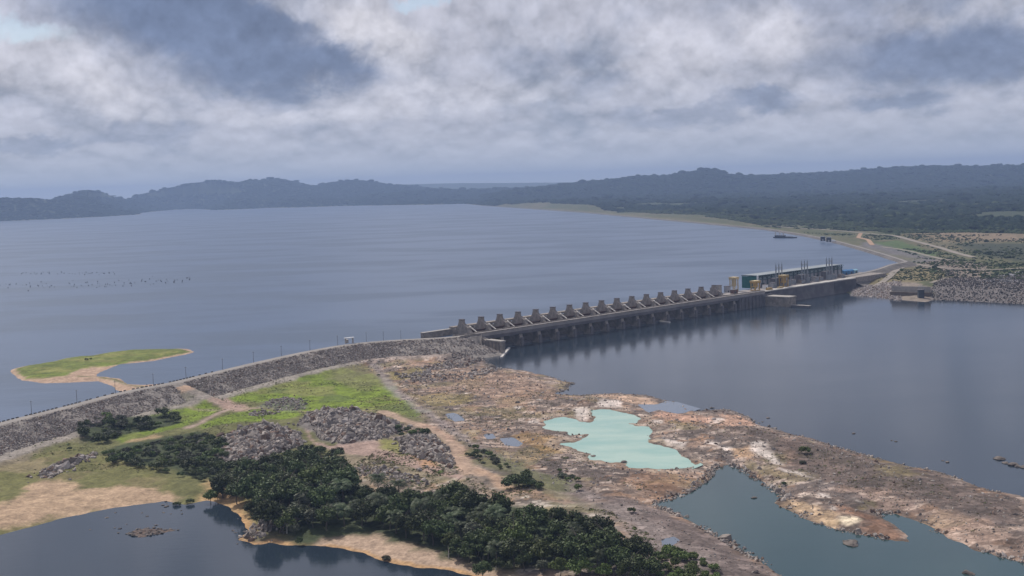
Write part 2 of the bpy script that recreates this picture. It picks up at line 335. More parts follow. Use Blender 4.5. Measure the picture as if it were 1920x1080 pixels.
def L3(*c): return np.array(c)
COL = np.zeros(TX.shape + (3,)); VEG = np.zeros(TX.shape)
n_a = fbm(TX, TY, 60, 5, 11); n_b = fbm(TX, TY, 16, 4, 12); n_c = fbm(TX, TY, 5, 3, 13); n_d = fbm(TX, TY, 200, 4, 14)
st = fbm(TX, TY * 2.2, 26, 4, 21)
def lay(mask, col, var=.12):
    m = np.clip(mask, 0, 1)[..., None]
    c = L3(*col) * (1 + n_c[..., None] * var + n_b[..., None] * var * .6)
    COL[:] = COL * (1 - m) + c * m
lay(np.ones(TX.shape), (.170, .140, .118))
lay(ss(n_a, 0, .3), (.205, .160, .125)); lay(ss(-n_a, .1, .4), (.125, .107, .097))
lay(ss(n_b, .28, .5) * .75, (.28, .205, .150)); lay(ss(st, .42, .55) * .7, (.35, .29, .24)); lay(ss(-n_b, .3, .5) * .7, (.105, .085, .072))
lay(ss(fbm(TX, TY, 12, 4, 61), .35, .5) * .7, (.25, .165, .105)); lay(ss(fbm(TX, TY * 1.8, 7, 4, 62), .42, .55) * .75, (.44, .38, .32)); lay(ss(fbm(TX, TY * 1.8, 8, 4, 63), .3, .42) * .75, (.085, .07, .06)); lay(ss(fbm(TX, TY, 26, 4, 64), .3, .5) * .5, (.17, .15, .07))
def poly(pts, z=-10.5, e=4, amp=4, margin=60):
    s = sdf(GP(pts, z), TX, TY, margin); return ss(s + n_b * amp + n_c * amp * .4, -e, e)
def strip(pts, wid, z=-10.5, e=1.5, amp=1.2):
    d = pdist(GP(pts, z), TX, TY, 60); return ss(wid / 2 - d + n_b * amp + n_c * amp * .5, -e, e)
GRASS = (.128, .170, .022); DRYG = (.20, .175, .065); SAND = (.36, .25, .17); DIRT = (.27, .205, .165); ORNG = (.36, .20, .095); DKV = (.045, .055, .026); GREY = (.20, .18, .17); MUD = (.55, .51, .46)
# left part: soil, dry grass and thicket floor
lay(poly([(-300, 900), (0, 850), (140, 830), (330, 760), (430, 720), (640, 680), (700, 690), (760, 760), (800, 790), (740, 800), (640, 860), (560, 1010), (440, 1000), (380, 930), (0, 1010), (-300, 1080)], e=8, amp=6), (.115, .112, .045))
lay(poly([(-300, 960), (0, 880), (70, 850), (130, 845), (230, 860), (310, 890), (330, 915), (310, 942), (180, 962), (0, 1008), (-300, 1060)]), (.125, .12, .045))
lay(poly([(-300, 960), (0, 880), (70, 850), (130, 845), (310, 890), (310, 942), (0, 1008), (-300, 1060)]) * ss(fbm(TX, TY, 18, 4, 35), 0, .4) * .6, (.17, .135, .07))
lay(poly([(-100, 960), (0, 945), (50, 920), (95, 897), (130, 897), (155, 915), (225, 915), (320, 922), (318, 935), (250, 940), (170, 952), (60, 970), (0, 985), (-100, 1000)], amp=6) * .9, SAND)
lay(poly([(-100, 905), (0, 862), (60, 860), (130, 880), (60, 885), (0, 890), (-60, 930)], amp=6) * .7, (.23, .18, .11))
lay(poly([(-200, 930), (-60, 880), (20, 845), (90, 835), (60, 862), (0, 878), (-100, 920)], amp=4) * .8, (.19, .155, .11))
lay(strip([(-100, 1025), (0, 1000), (120, 968), (240, 946), (310, 938)], 5) * .7, (.25, .14, .07))
# grasses
GR1 = Z([(60, 495), (200, 440), (430, 395), (700, 320), (860, 285), (1000, 290), (1100, 310), (1250, 350), (1330, 420), (1390, 500), (1560, 600), (1570, 670), (1450, 660), (1280, 600), (1000, 580), (800, 600), (580, 590), (440, 560), (400, 530), (150, 528)], 400, 620, 4)
g1 = poly(GR1, -10.3, 3, 7); lay(g1, GRASS, .35)
lay(g1 * ss(fbm(TX, TY, 34, 4, 31), .0, .35) * .8, (.17, .17, .055)); lay(g1 * ss(fbm(TX, TY, 22, 3, 33), .15, .4) * .6, (.075, .10, .028))
lay(poly(Z([(780, 330), (900, 280), (1080, 265), (1280, 300), (1300, 400), (1150, 440), (950, 400)], 400, 620, 4), e=8, amp=9) * .55, (.17, .145, .08))
lay(poly(Z([(260, 590), (640, 590), (650, 640), (500, 672), (200, 690), (0, 712), (-80, 740), (-100, 700), (60, 650)], 400, 620, 4), -10.3, 2, 2), GRASS, .22)
g3 = poly(Z([(690, 690), (760, 615), (900, 572), (1200, 548), (1400, 538), (1570, 560), (1640, 590), (1560, 640), (1420, 700), (1300, 740), (1200, 765), (1020, 805), (900, 835), (850, 790)], 0, 620, 4), -10.3, 2, 3)
lay(g3, GRASS, .2); lay(g3 * ss(fbm(TX, TY, 25, 3, 34), .1, .6) * .6, (.16, .165, .05))
lay(strip(Z([(1100, 580), (1560, 597), (1750, 590)], 0, 620, 4), 3.0) * .6, DIRT)
lay(poly(Z([(930, 820), (1180, 775), (1200, 800), (1100, 815), (950, 840)], 0, 620, 4), e=2, amp=3) * .8, (.30, .21, .12))
# dirt tracks and yards
lay(ss(4.6 - pdist([RAMP[0], RAMP[1]], TX, TY, 60) + n_b * .8, -1, 1), DIRT); lay(strip([(428, 762), (450, 765), (475, 766)], 11, -10.4), DIRT)
lay(strip([(395, 748), (425, 757), (455, 768)], 14, -10, 3, 3), (.30, .21, .17))
lay(strip([(455, 765), (545, 768), (600, 770), (720, 772)], 3.2), (.25, .20, .12))
lay(strip([(430, 768), (400, 780), (375, 795), (352, 802)], 5.5, e=2), DIRT)
lay(poly(Z([(680, 735), (720, 735), (770, 825), (900, 855), (1190, 775), (1240, 790), (1255, 860), (1500, 960), (1700, 1040), (1860, 1085), (1850, 1110), (1600, 1070), (1350, 990), (1100, 930), (900, 885), (760, 850), (700, 800)], 400, 620, 4), -10, 1.5, 1.5), (.29, .205, .17))
lay(strip([(720, 772), (760, 788), (805, 800), (838, 820), (862, 845), (875, 875), (905, 890)], 9, -10, 2), (.33, .235, .175))
lay(poly(Z([(1780, 830), (1880, 870), (1900, 1000), (1960, 1080), (1830, 1080), (1780, 960)], 400, 620, 4), -10, 2, 2), (.35, .245, .18))
lay(strip([(898, 886), (924, 893), (942, 913), (970, 924), (1000, 927)], 7, e=2), (.34, .23, .16))
lay(poly(Z([(1530, 800), (1650, 790), (1690, 870), (1680, 980), (1560, 960), (1520, 900)], 400, 620, 4), -6, 3, 4) * .85, (.36, .21, .12))
lay(poly(Z([(1250, 790), (1390, 800), (1420, 930), (1300, 880)], 400, 620, 4), -9.5, 3, 3), (.17, .16, .055))
lay(poly(Z([(940, 890), (1300, 990), (1500, 1030), (1700, 1090), (1600, 1130), (1400, 1110), (1150, 1130), (960, 1060)], 400, 620, 4), -10, 4, 5) * .8, (.21, .17, .115))
lay(poly([(632, 882), (650, 885), (680, 895), (660, 905), (640, 900)], e=3, amp=3), (.38, .27, .2))
dax = pdist(AX1, TX, TY, 90); lay(ss(34 - dax + n_b * 3, -1, 3) * (sdf(W_RES, TX, TY, 60) < 0) * .85, (.21, .182, .158))
lay(ss(3 - abs(dax - 29) + n_b, -1, 1) * (sdf(W_RES, TX, TY, 60) < 0) * .8, (.27, .235, .205))
# gravel toe track and the grey berm
lay(strip([(400, 735), (480, 715), (560, 700), (640, 683), (680, 672)], 7, -10, 2), (.24, .205, .19))
lay(strip([(700, 685), (712, 697), (732, 725), (782, 762), (825, 790), (875, 827), (940, 870), (1010, 900)], 7, -10.5, 3, 2) * .8, (.22, .195, .185))
BERM = [(1000, 885), (1060, 895), (1130, 925), (1200, 945), (1250, 958), (1300, 979), (1360, 1013), (1420, 1049), (1480, 1090), (1560, 1180), (1400, 1180), (1330, 1085), (1280, 1040), (1200, 990), (1110, 940), (1040, 910)]
bm_ = poly(BERM, -11, 5, 5); lay(bm_, (.130, .108, .098), .25); lay(bm_ * ss(n_b, .2, .5) * .6, (.18, .152, .138))
lay(strip([(980, 890), (1060, 915), (1150, 960), (1230, 1010), (1320, 1080)], 14, -11, 6, 4) * .7, (.19, .168, .155))
lay(poly(Z([(30, 600), (100, 640), (420, 760), (600, 800), (850, 900), (820, 950), (640, 960), (430, 950), (300, 860), (120, 770)], 860, 680, 4), e=5, amp=9) * .8, (.105, .105, .045))
lay(poly(Z([(400, 560), (520, 520), (700, 560), (740, 640), (640, 700), (500, 640)], 860, 680, 4), e=5, amp=7) * .7, (.25, .17, .075))
lay(poly([(785, 740), (850, 738), (905, 740), (890, 752), (820, 765), (785, 760)], e=6, amp=7) * .6, (.20, .175, .06))
lay(poly([(720, 700), (790, 690), (800, 705), (740, 712)], e=5, amp=5) * .6, (.2, .18, .05))
lay(poly([(860, 700), (960, 700), (1040, 722), (1060, 740), (960, 760), (880, 745), (830, 722)], e=8, amp=9) * .5, (.29, .205, .145))
lay(poly([(1110, 738), (1160, 737), (1235, 750), (1230, 757), (1160, 748), (1115, 747)], e=2, amp=2), (.40, .30, .22))
# pale mud, pink sand on the flats
for p_ in [[(1030, 310), (1060, 285), (1200, 280), (1215, 300), (1210, 340), (1050, 335)], [(850, 345), (980, 340), (990, 400), (960, 440), (900, 435), (860, 390)], [(1440, 430), (1530, 440), (1535, 465), (1450, 455)],
           [(1540, 580), (1700, 598), (1670, 640), (1570, 622)], [(420, 335), (470, 335), (450, 345)], [(1875, 425), (1990, 440), (1980, 455), (1890, 450)], [(1870, 595), (1960, 600), (1930, 620), (1870, 610)],
           [(80, 232), (130, 228), (60, 245), (10, 248)], [(500, 440), (600, 430), (620, 455), (520, 460)], [(560, 290), (640, 290), (620, 300)]]:
    lay(poly(Z(p_, 860, 680, 4), -11, 1.5, 1.6) * .85, MUD, .06)
for p_ in [[(95, 140), (180, 140), (180, 165), (100, 168)], [(330, 285), (385, 268), (440, 282), (475, 350), (520, 410), (470, 400), (400, 355), (330, 330)], [(500, 430), (560, 435), (690, 490), (640, 485), (540, 450)],
           [(720, 570), (800, 580), (810, 602), (740, 600)], [(930, 600), (990, 622), (960, 632)], [(780, 648), (830, 645), (838, 668), (800, 665)], [(150, 300), (230, 305), (225, 325), (180, 325)], [(1180, 570), (1300, 590), (1280, 600)]]:
    lay(poly(Z(p_, 1300, 740, 3.097), -11, 1.5, 1.6) * .9, MUD, .06)
for p_, c_ in [([(160, 105), (300, 105), (370, 180), (210, 192), (100, 185), (190, 150)], (.42, .28, .20)), ([(470, 240), (580, 250), (660, 292), (640, 330), (640, 420), (560, 400), (500, 320)], (.40, .27, .20)),
               ([(700, 400), (790, 365), (910, 435), (880, 450), (780, 440)], (.42, .30, .22)), ([(640, 610), (740, 640), (840, 690), (900, 770), (780, 765), (660, 690), (490, 620), (540, 590)], (.42, .32, .20)),
               ([(230, 320), (320, 300), (340, 370), (260, 350)], (.36, .25, .15))]:
    lay(poly(Z(p_, 1300, 740, 3.097), -11, 3, 4) * .75, c_)
lay(poly(Z([(1450, 350), (1560, 350), (1700, 385), (1900, 420), (1880, 450), (1600, 440), (1480, 400)], 860, 680, 4), -11, 3, 4) * .8, (.40, .26, .19))
lay(poly(Z([(1130, 830), (1500, 810), (1660, 850), (1720, 900), (1600, 1000), (1450, 1020), (1380, 960), (1200, 900)], 860, 680, 4), -11, 5, 7) * .6, (.23, .145, .09))
lay(poly(Z([(890, 640), (1060, 690), (1200, 750), (1265, 830), (1100, 835), (920, 810), (1000, 730), (880, 700), (780, 640)], 1300, 740, 3.097), -11.5, 3, 4) * .85, (.19, .115, .075))
lay(poly(Z([(840, 705), (985, 725), (960, 745), (900, 762), (850, 745)], 1300, 740, 3.097), -11.5, 1.5, 1.5), (.50, .45, .33), .06)
# darker spine of the rock flats on the right, pinkish slabs below it
lay(poly(Z([(180, 190), (480, 220), (700, 280), (1400, 430), (1700, 560), (1930, 600), (1930, 760), (1500, 690), (1100, 560), (900, 540), (640, 450), (560, 400), (350, 260)], 1300, 740, 3.097), -11, 8, 9) * .92, (.098, .080, .070), .3)
lay(poly(Z([(1080, 400), (1250, 400), (1280, 470), (1120, 470)], 1300, 740, 3.097), -11, 5, 8) * .6, (.15, .13, .06))
lay(poly(Z([(900, 560), (1100, 570), (1500, 700), (1930, 850), (2200, 950), (2200, 1050), (1930, 960), (1600, 890), (1400, 790), (1250, 700), (1080, 680)], 1300, 740, 3.097), -11.5, 6, 7) * .5, (.27, .20, .155))
# shores of the near pond: sand and orange clay
lay(poly([(385, 895), (430, 905), (460, 930), (470, 960), (480, 985), (470, 1015), (450, 990), (440, 965), (400, 940), (380, 935)], amp=3), (.38, .25, .13))
lay(poly([(440, 1012), (510, 1000), (560, 1012), (640, 985), (700, 995), (780, 1010), (880, 1045), (960, 1075), (1200, 1085), (1300, 1120), (1300, 1200), (920, 1100), (780, 1068), (720, 1058), (660, 1038), (560, 1028), (500, 1022)], amp=3), (.36, .26, .19))
dp = -sdf(W_POND, TX, TY, 60)
lay(ss(3.2 - dp + n_c, 0, 2.5) * (TX > -130) * .85 * (dp > -20), (.38, .23, .11))
dc = -sdf(W_CH, TX, TY, 60); dm = -sdf(W_MAIN, TX, TY, 60)
lay(ss(2.5 - dc + n_c, 0, 2.5) * (dc > -20) * .55, (.10, .075, .05)); lay(ss(3.5 - dm + n_b * 3, 0, 4) * (dm > -20) * .7 * (TY < 1290), (.10, .085, .075))
dt = -sdf(W_TQ, TX, TY, 60); lay(ss(3.0 - dt + n_b * 2.5, 0, 2.5) * (dt > -40) * .7, (.15, .115, .085)); lay((dt > -40) * ss(3.5 - abs(dt - 5) + n_b * 5, 0, 3) * .5, (.36, .31, .25))
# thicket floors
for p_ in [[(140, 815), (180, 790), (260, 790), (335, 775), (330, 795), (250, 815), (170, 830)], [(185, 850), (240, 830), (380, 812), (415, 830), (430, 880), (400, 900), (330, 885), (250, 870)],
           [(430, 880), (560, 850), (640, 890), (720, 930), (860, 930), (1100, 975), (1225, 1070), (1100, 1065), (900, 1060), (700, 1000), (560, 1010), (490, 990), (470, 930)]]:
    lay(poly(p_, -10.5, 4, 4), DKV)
for i, (p_, h, e) in enumerate(MOUNDS):
    s = sdf(p_, TX, TY, 40)
    if i != 2: lay(ss(s + n_b * 2, -4, 2), (.17, .15, .14) if i < 3 else (.12, .13, .08), .3)
# island
si = sdf(ISLE, TX, TY, 60)
lay((si > -30) * ss(TZ, -1.5, -.5), (.36, .25, .18))
GRI = Z([(100, 300), (200, 250), (400, 218), (600, 176), (830, 150), (1000, 132), (1340, 128), (1300, 172), (1100, 215), (950, 238), (800, 262), (680, 275), (560, 310), (500, 350), (350, 360), (220, 355)], 0, 620, 4)
lay(poly(GRI, 1, 3, 4), (.13, .16, .03), .2)
BCH = GP(Z([(500, 330), (700, 262), (960, 240), (1000, 250), (860, 420), (500, 400)], 0, 620, 4), 0); lay(ss(si - 2.5 + n_b * 2 + n_c, 0, 2.5) * (1 - ss(sdf(BCH, TX, TY, 40), -6, 4)) * (si > -30) * (TX < G(372, 660, 0)[0]) * (TY > G(100, 705, 0)[1]), (.115, .135, .032), .3)
lay(poly(GRI, 1, 3, 4) * ss(n_b, .2, .6) * .5, (.2, .18, .06))
lay(strip(Z([(600, 345), (740, 345), (860, 362), (960, 405), (1060, 425), (1180, 430)], 0, 620, 4), 5, 1), (.13, .12, .05))
lay(strip(Z([(840, 375), (930, 395), (1000, 425), (1150, 432)], 0, 620, 4), 2.5, 1), (.33, .26, .19))
# right bank
rr = np.hypot(TX, TY)
uu = (TX - O[0]) * U[0] + (TY - O[1]) * U[1]
far_m = np.maximum(ss(rr, 1900, 2100), ss(TX, 380, 440) * ss(rr, 1330, 1400))
lay(far_m, (.078, .082, .038)); lay(far_m * ss(n_d, 0, .4) * .7, (.125, .105, .062)); lay(far_m * ss(n_a, .1, .4) * .7, (.055, .068, .026)); lay(far_m * ss(st, .3, .5) * .5, (.15, .12, .08))
def rp(pts, col, z=-2.5, e=12, amp=10, k=1.):
    lay(poly(pts, z, e, amp, 200) * k, col, .15)
rp([(1590, 552), (1600, 535), (1700, 535), (1745, 545), (1760, 562), (1690, 562)], (.20, .165, .135), -8, 3, 3)
rp([(1745, 545), (1760, 530), (1920, 522), (2100, 520), (2300, 540), (2300, 600), (1920, 572), (1750, 564)], (.13, .115, .11), -8, 3, 4)
rp([(1650, 512), (1700, 505), (1765, 505), (1770, 525), (1700, 530), (1610, 530)], (.145, .12, .062), -3, 4, 6)
rp([(1700, 500), (1760, 485), (1850, 495), (1860, 520), (1790, 522), (1768, 508)], (.17, .138, .112), -3, 5, 5)
rp([(1855, 530), (1850, 522), (1920, 508), (2100, 490), (2100, 522), (1920, 528)], (.15, .145, .155), -3, 4, 2)
rp([(1600, 470), (1620, 455), (1700, 462), (1760, 488), (1720, 495), (1680, 485)], (.125, .115, .115), -3, 6, 6)
rp([(1690, 440), (1760, 430), (1920, 428), (2200, 430), (2200, 455), (1920, 452), (1760, 452)], (.16, .125, .075), -2, 20, 22)
rp([(1740, 440), (1800, 434), (1925, 440), (1925, 450), (1830, 450)], (.19, .14, .095), -2, 16, 26, .7)
rp([(1790, 455), (1920, 455), (2200, 460), (2200, 500), (1920, 490), (1850, 480)], (.045, .05, .03), -2, 16, 14)
rp([(1640, 455), (1680, 450), (1760, 472), (1750, 482), (1680, 465)], (.07, .10, .035), -2, 8, 8)
dres = -sdf(W_RES, TX, TY, 200)
lay(ss(rr, 1800, 2000) * ss(60 - dres + n_a * 20, 0, 50) * (dres > -60) * (TX > 150) * (rr < 6500), (.115, .108, .062))
lay(ss(rr, 2800, 3200) * ss(14 - dres + n_a * 6, 0, 12) * (dres > -60), (.20, .165, .12))
lay(poly([(560 + 740 / 3, 300 + 205 / 3), (560 + 850 / 3, 300 + 205 / 3), (560 + 840 / 3, 300 + 228 / 3), (560 + 760 / 3, 300 + 232 / 3)], 25, 60, 60, 400) * .8, (.34, .22, .16))
FOREST = GP([(900, 380), (960, 385), (1100, 389), (1180, 398), (1300, 404), (1420, 414), (1560, 421), (1680, 432), (1800, 431), (1920, 432), (2700, 436), (3200, 380), (3200, hor(3200) + 4), (700, hor(700) + 4), (600, 381), (870, 377)], 5)
sf = sdf(FOREST, TX, TY, 400)
lay(ss(sf + n_d * 40, -30, 30) * (rr > 2400), DKV); lay(ss(rr, 8300, 8700) * ss(dres, 20, 60), (.05, .06, .03))

FLP = GP([(640, 660), (900, 660), (1075, 700), (1240, 735), (1400, 765), (1600, 830), (1920, 920), (2300, 1020), (2300, 1300), (1500, 1180), (1300, 1100), (1130, 960), (880, 860), (740, 760)], -11)
ROCKM = ss(sdf(FLP, TX, TY, 60) + n_b * 5, -3, 6) * ss(COL[..., 0] - COL[..., 1] * 1.05, 0, .02)
nr, nc = TX.shape
idx = np.arange(nr * nc).reshape(nr, nc)
faces = np.stack([idx[:-1, :-1], idx[:-1, 1:], idx[1:, 1:], idx[1:, :-1]], -1).reshape(-1, 4)

# ---------------------------------------------------------------- materials
def mat(name):
    m = bpy.data.materials.new(name); m.use_nodes = True; nt = m.node_tree
    b = nt.nodes['Principled BSDF']; b.inputs['Specular IOR Level'].default_value = .15
    return m, nt, b
def nz_(nt, scale, det=4, rough=.6, vec=None, obj=True):
    n = nn(nt, 'ShaderNodeTexNoise', i_Scale=scale, i_Detail=det, i_Roughness=rough)
    if vec is None:
        t = nn(nt, 'ShaderNodeTexCoord'); vec = t.outputs['Object']
    link(nt, vec, n.inputs['Vector']); return n.outputs[0]
def simple(name, col, rough=.8, var=.25, scale=.5, col2=None, bump=0, metal=0, rand=0):
    m, nt, b = mat(name); b.inputs['Roughness'].default_value = rough; b.inputs['Metallic'].default_value = metal
    f = nz_(nt, scale, 6)
    c2 = col2 or tuple(c * (1 - var) for c in col)
    c = mix(nt, ramp(nt, f, .35, .65), col, c2)
    if rand:
        oi = nn(nt, 'ShaderNodeObjectInfo')
        g = mth(nt, 'ADD', 1 - rand, mth(nt, 'MULTIPLY', oi.outputs['Random'], 2 * rand))
        hs = nn(nt, 'ShaderNodeHueSaturation'); link(nt, c, hs.inputs['Color']); link(nt, g, hs.inputs['Value']); c = hs.outputs[0]
    link(nt, c, b.inputs['Base Color'])
    if bump:
        bp = nn(nt, 'ShaderNodeBump', i_Strength=bump, i_Distance=.3); link(nt, f, bp.inputs['Height']); link(nt, bp.outputs[0], b.inputs['Normal'])
    return m
m_ter, nt, b = mat('ground_mixed'); b.inputs['Roughness'].default_value = .95; b.inputs['Specular IOR Level'].default_value = .15
at = nn(nt, 'ShaderNodeAttribute', attribute_name='Col')
fine = nz_(nt, .55, 3, .7); fine2 = nz_(nt, .16, 4, .6)
gain = mth(nt, 'MULTIPLY', mth(nt, 'ADD', .2, mth(nt, 'MULTIPLY', fine, 1.6)), mth(nt, 'ADD', .4, mth(nt, 'MULTIPLY', fine2, 1.2)))
gv = nn(nt, 'ShaderNodeCombineXYZ')
for i in range(3): link(nt, gain, gv.inputs[i])
tcv = nn(nt, 'ShaderNodeTexCoord'); wz = nn(nt, 'ShaderNodeTexNoise', i_Scale=.12, i_Detail=3); link(nt, tcv.outputs['Object'], wz.inputs['Vector'])
wa = nn(nt, 'ShaderNodeVectorMath', operation='MULTIPLY_ADD'); link(nt, wz.outputs['Color'], wa.inputs[0]); wa.inputs[1].default_value = (9, 9, 0); link(nt, tcv.outputs['Object'], wa.inputs[2])
vc = nn(nt, 'ShaderNodeTexVoronoi', i_Scale=.23); vc.voronoi_dimensions = '2D'; link(nt, wa.outputs[0], vc.inputs['Vector'])
ve = nn(nt, 'ShaderNodeTexVoronoi', i_Scale=.23, feature='DISTANCE_TO_EDGE'); ve.voronoi_dimensions = '2D'; link(nt, wa.outputs[0], ve.inputs['Vector'])
sx = nn(nt, 'ShaderNodeSeparateColor'); link(nt, vc.outputs['Color'], sx.inputs[0])
slab = mth(nt, 'MULTIPLY', mth(nt, 'ADD', .68, mth(nt, 'MULTIPLY', sx.outputs[0], .6)), mth(nt, 'ADD', .72, mth(nt, 'MULTIPLY', ramp(nt, ve.outputs['Distance'], .0, .08), .28)))
gain = mth(nt, 'MULTIPLY', gain, mth(nt, 'ADD', 1., mth(nt, 'MULTIPLY', mth(nt, 'SUBTRACT', slab, 1.), at.outputs['Alpha'])))
gv = nn(nt, 'ShaderNodeCombineXYZ'); link(nt, mth(nt, 'MULTIPLY', gain, mth(nt, 'ADD', 1., mth(nt, 'MULTIPLY', at.outputs['Alpha'], .08))), gv.inputs[0]); link(nt, gain, gv.inputs[1]); link(nt, gain, gv.inputs[2])
link(nt, mix(nt, 1., at.outputs['Color'], gv.outputs[0], 'MULTIPLY'), b.inputs['Base Color'])
bp = nn(nt, 'ShaderNodeBump', i_Strength=.6, i_Distance=.5); link(nt, fine, bp.inputs['Height']); link(nt, bp.outputs[0], b.inputs['Normal'])

ter = mk('ground', np.stack([TX, TY, TZ], -1).reshape(-1, 3), faces, m_ter, smooth=True)
tag(ter, kind='structure')
ca = ter.data.color_attributes.new('Col', 'FLOAT_COLOR', 'POINT')
ca.data.foreach_set('color', np.concatenate([COL, ROCKM[..., None]], -1).astype(np.float32).ravel())

def water(name, col, rough, bs, bd, col2=None, patch=.0, ior=1.33, sc=(.003, .006, 1)):
    m, nt, b = mat(name); b.inputs['IOR'].default_value = ior; b.inputs['Specular IOR Level'].default_value = .5
    t = nn(nt, 'ShaderNodeTexCoord')
    mp = nn(nt, 'ShaderNodeMapping'); mp.inputs['Scale'].default_value = sc; link(nt, t.outputs['Object'], mp.inputs[0])
    big = nz_(nt, 1., 5, .6, mp.outputs[0])
    c = mix(nt, ramp(nt, big, .35, .65), col, col2 or tuple(x * .8 for x in col)); link(nt, c, b.inputs['Base Color'])
    link(nt, mth(nt, 'ADD', rough, mth(nt, 'MULTIPLY', ramp(nt, big, .42, .62), patch)), b.inputs['Roughness'])
    mp2 = nn(nt, 'ShaderNodeMapping'); mp2.inputs['Scale'].default_value = (.12, .3, 1); mp2.inputs['Rotation'].default_value = (0, 0, .3); link(nt, t.outputs['Object'], mp2.inputs[0])
    f = nz_(nt, 1., 3, .6, mp2.outputs[0])
    bp = nn(nt, 'ShaderNodeBump', i_Strength=bs, i_Distance=bd); link(nt, f, bp.inputs['Height']); link(nt, bp.outputs[0], b.inputs['Normal'])
    return m
m_res = water('reservoir_water', (.068, .098, .158), .30, .5, .4, (.050, .074, .118), patch=.06)
m_tw = water('river_water', (.019, .029, .042), .10, .12, .3, (.016, .025, .037), patch=.04)
m_tq = water('turquoise_water', (.225, .38, .325), .12, .03, .2, (.335, .45, .38), sc=(.02, .035, 1), patch=.1)
m_ch = water('green_river_water', (.030, .060, .062), .12, .1, .3)
m_pu = water('puddle_water', (.13, .155, .20), .1, .05, .2)

def sheet(name, poly2, z, m):
    from mathutils.geometry import tessellate_polygon
    V = [Vector((x, y, z)) for x, y in poly2]
    T = tessellate_polygon([V]); Fs = []
    for t in T:
        a, b_, c = (V[i] for i in t)
        Fs.append(t if (b_ - a).cross(c - a).z > 0 else t[::-1])
    return tag(mk(name, [tuple(v) for v in V], Fs, m), kind='structure')
def grow(P, d):
    P = np.asarray(P); e = np.roll(P, -1, 0) - P; A = (P[:, 0] * np.roll(P[:, 1], -1) - P[:, 1] * np.roll(P[:, 0], -1)).sum()
    n = np.c_[e[:, 1], -e[:, 0]] / (np.linalg.norm(e, axis=1)[:, None] + 1e-9); n = n * np.sign(A)
    m_ = n + np.roll(n, 1, 0); m_ /= np.maximum(np.linalg.norm(m_, axis=1)[:, None], .4); return P + m_ * d
sheet('reservoir_water', np.vstack([A1[::4], [uv(16, -22)], [uv(660, -22)], A2[::6], GP([(870, 374), (600, 378), (350, 383), (0, 400), (-700, 432)], 0), [(-4200, 1300), (-1300, 150)]]), 0, m_res)
sheet('river_water', [(-900, 250), (1600, 250), (2400, 2200), (-900, 1700)], TW, m_tw)
sheet('green_side_channel', grow(W_CH, 4), TW + .02, m_ch)
sheet('turquoise_pool', grow(W_TQ, 3), -11.3, m_tq)
for q_ in PUDS: sheet('puddle', grow(q_, 2), -11.2, m_pu)
sheet('shallow_pool', grow(W_SM, 3), -12.4, m_pu)

# ---------------------------------------------------------------- more materials
m_conc = simple('weathered_concrete', (.31, .268, .228), .85, .4, .22, (.18, .155, .135))
m_conc_d = simple('dark_concrete', (.15, .135, .135), .85, .4, .1, (.10, .09, .095))
m_conc_l = simple('pale_concrete', (.36, .33, .30), .8, .2, .2)
m_deck = simple('road_concrete', (.30, .27, .255), .85, .2, .1)
m_road = simple('crest_road', (.26, .235, .215), .9, .15, .05)
m_rip = simple('riprap_bed', (.29, .255, .228), .95, .4, .35, (.19, .168, .15), bump=.6)
m_rust = simple('rusty_steel', (.16, .085, .06), .7, .4, .3)
m_steel = simple('grey_steel', (.33, .35, .38), .5, .3, .2)
m_pale = simple('pale_cylinder', (.62, .58, .54), .5, .15, .2)
m_yel = simple('yellow_paint', (.46, .30, .09), .6, .25, .3)
m_yelp = simple('faded_yellow_paint', (.55, .43, .24), .6, .2, .3)
m_green = simple('green_cladding', (.022, .12, .10), .6, .2, .3)
m_gframe = simple('dark_green_steel', (.05, .085, .085), .6, .2, .2)
m_panel = simple('grey_panels', (.37, .36, .37), .7, .25, .2)
m_panel2 = simple('pale_green_panels', (.36, .42, .42), .6, .2, .2)
m_blue = simple('blue_sheeting', (.06, .18, .36), .6, .2, .3)
m_white = simple('white_paint', (.7, .7, .7), .5, .1, .3)
m_dark = simple('dark_metal', (.06, .065, .075), .6, .3, .3)
m_pole = simple('pole_concrete', (.17, .165, .16), .8, .2, .5)
m_rock = simple('boulder_rock', (.17, .145, .13), .95, .5, .5, (.08, .07, .065), bump=.5, rand=.25)

def dth(name, u, v, z, label, cat, group=None):
    p = uv(u, v); return empty(name, (p[0], p[1], z), label, cat, group, DANG)
def lb(u0, u1, v0, v1, z0, z1, m=None):        # box in the (u, v downstream) frame, local to an origin
    m = m or MB(); return m.box(u0, u1, -v1, -v0, z0, z1)

# ---------------------------------------------------------------- embankments
def sweep(name, line, offs, mat_, parent, namp=.35, seed=0):
    P = line; T = np.gradient(P, axis=0); T /= np.linalg.norm(T, axis=1)[:, None]; N = np.c_[T[:, 1], -T[:, 0]]
    V = []
    for d, z in offs:
        q = P + N * d; zz = z + fbm(q[:, 0], q[:, 1], 3.0, 2, 40 + seed) * namp + fbm(q[:, 0], q[:, 1], 18, 3, 41 + seed) * namp
        if namp: zz = np.where(abs(d) < 5.2, z, zz)
        V.append(np.c_[q, zz])
    V = np.array(V)
    if name == 'rock_slope' and line is A1:
        ua = (V[..., :2] - O) @ U; V[..., 2] = np.where(np.array([o_[0] for o_ in offs])[:, None] > 5, np.minimum(V[..., 2], 3 - np.maximum(ua + 8, 0) / 1.5), V[..., 2])
    k, n = V.shape[:2]; ix = np.arange(k * n).reshape(k, n)
    Fs = np.stack([ix[:-1, :-1], ix[1:, :-1], ix[1:, 1:], ix[:-1, 1:]], -1).reshape(-1, 4)
    return mk(name, V.reshape(-1, 3), Fs, mat_, parent, smooth=False)
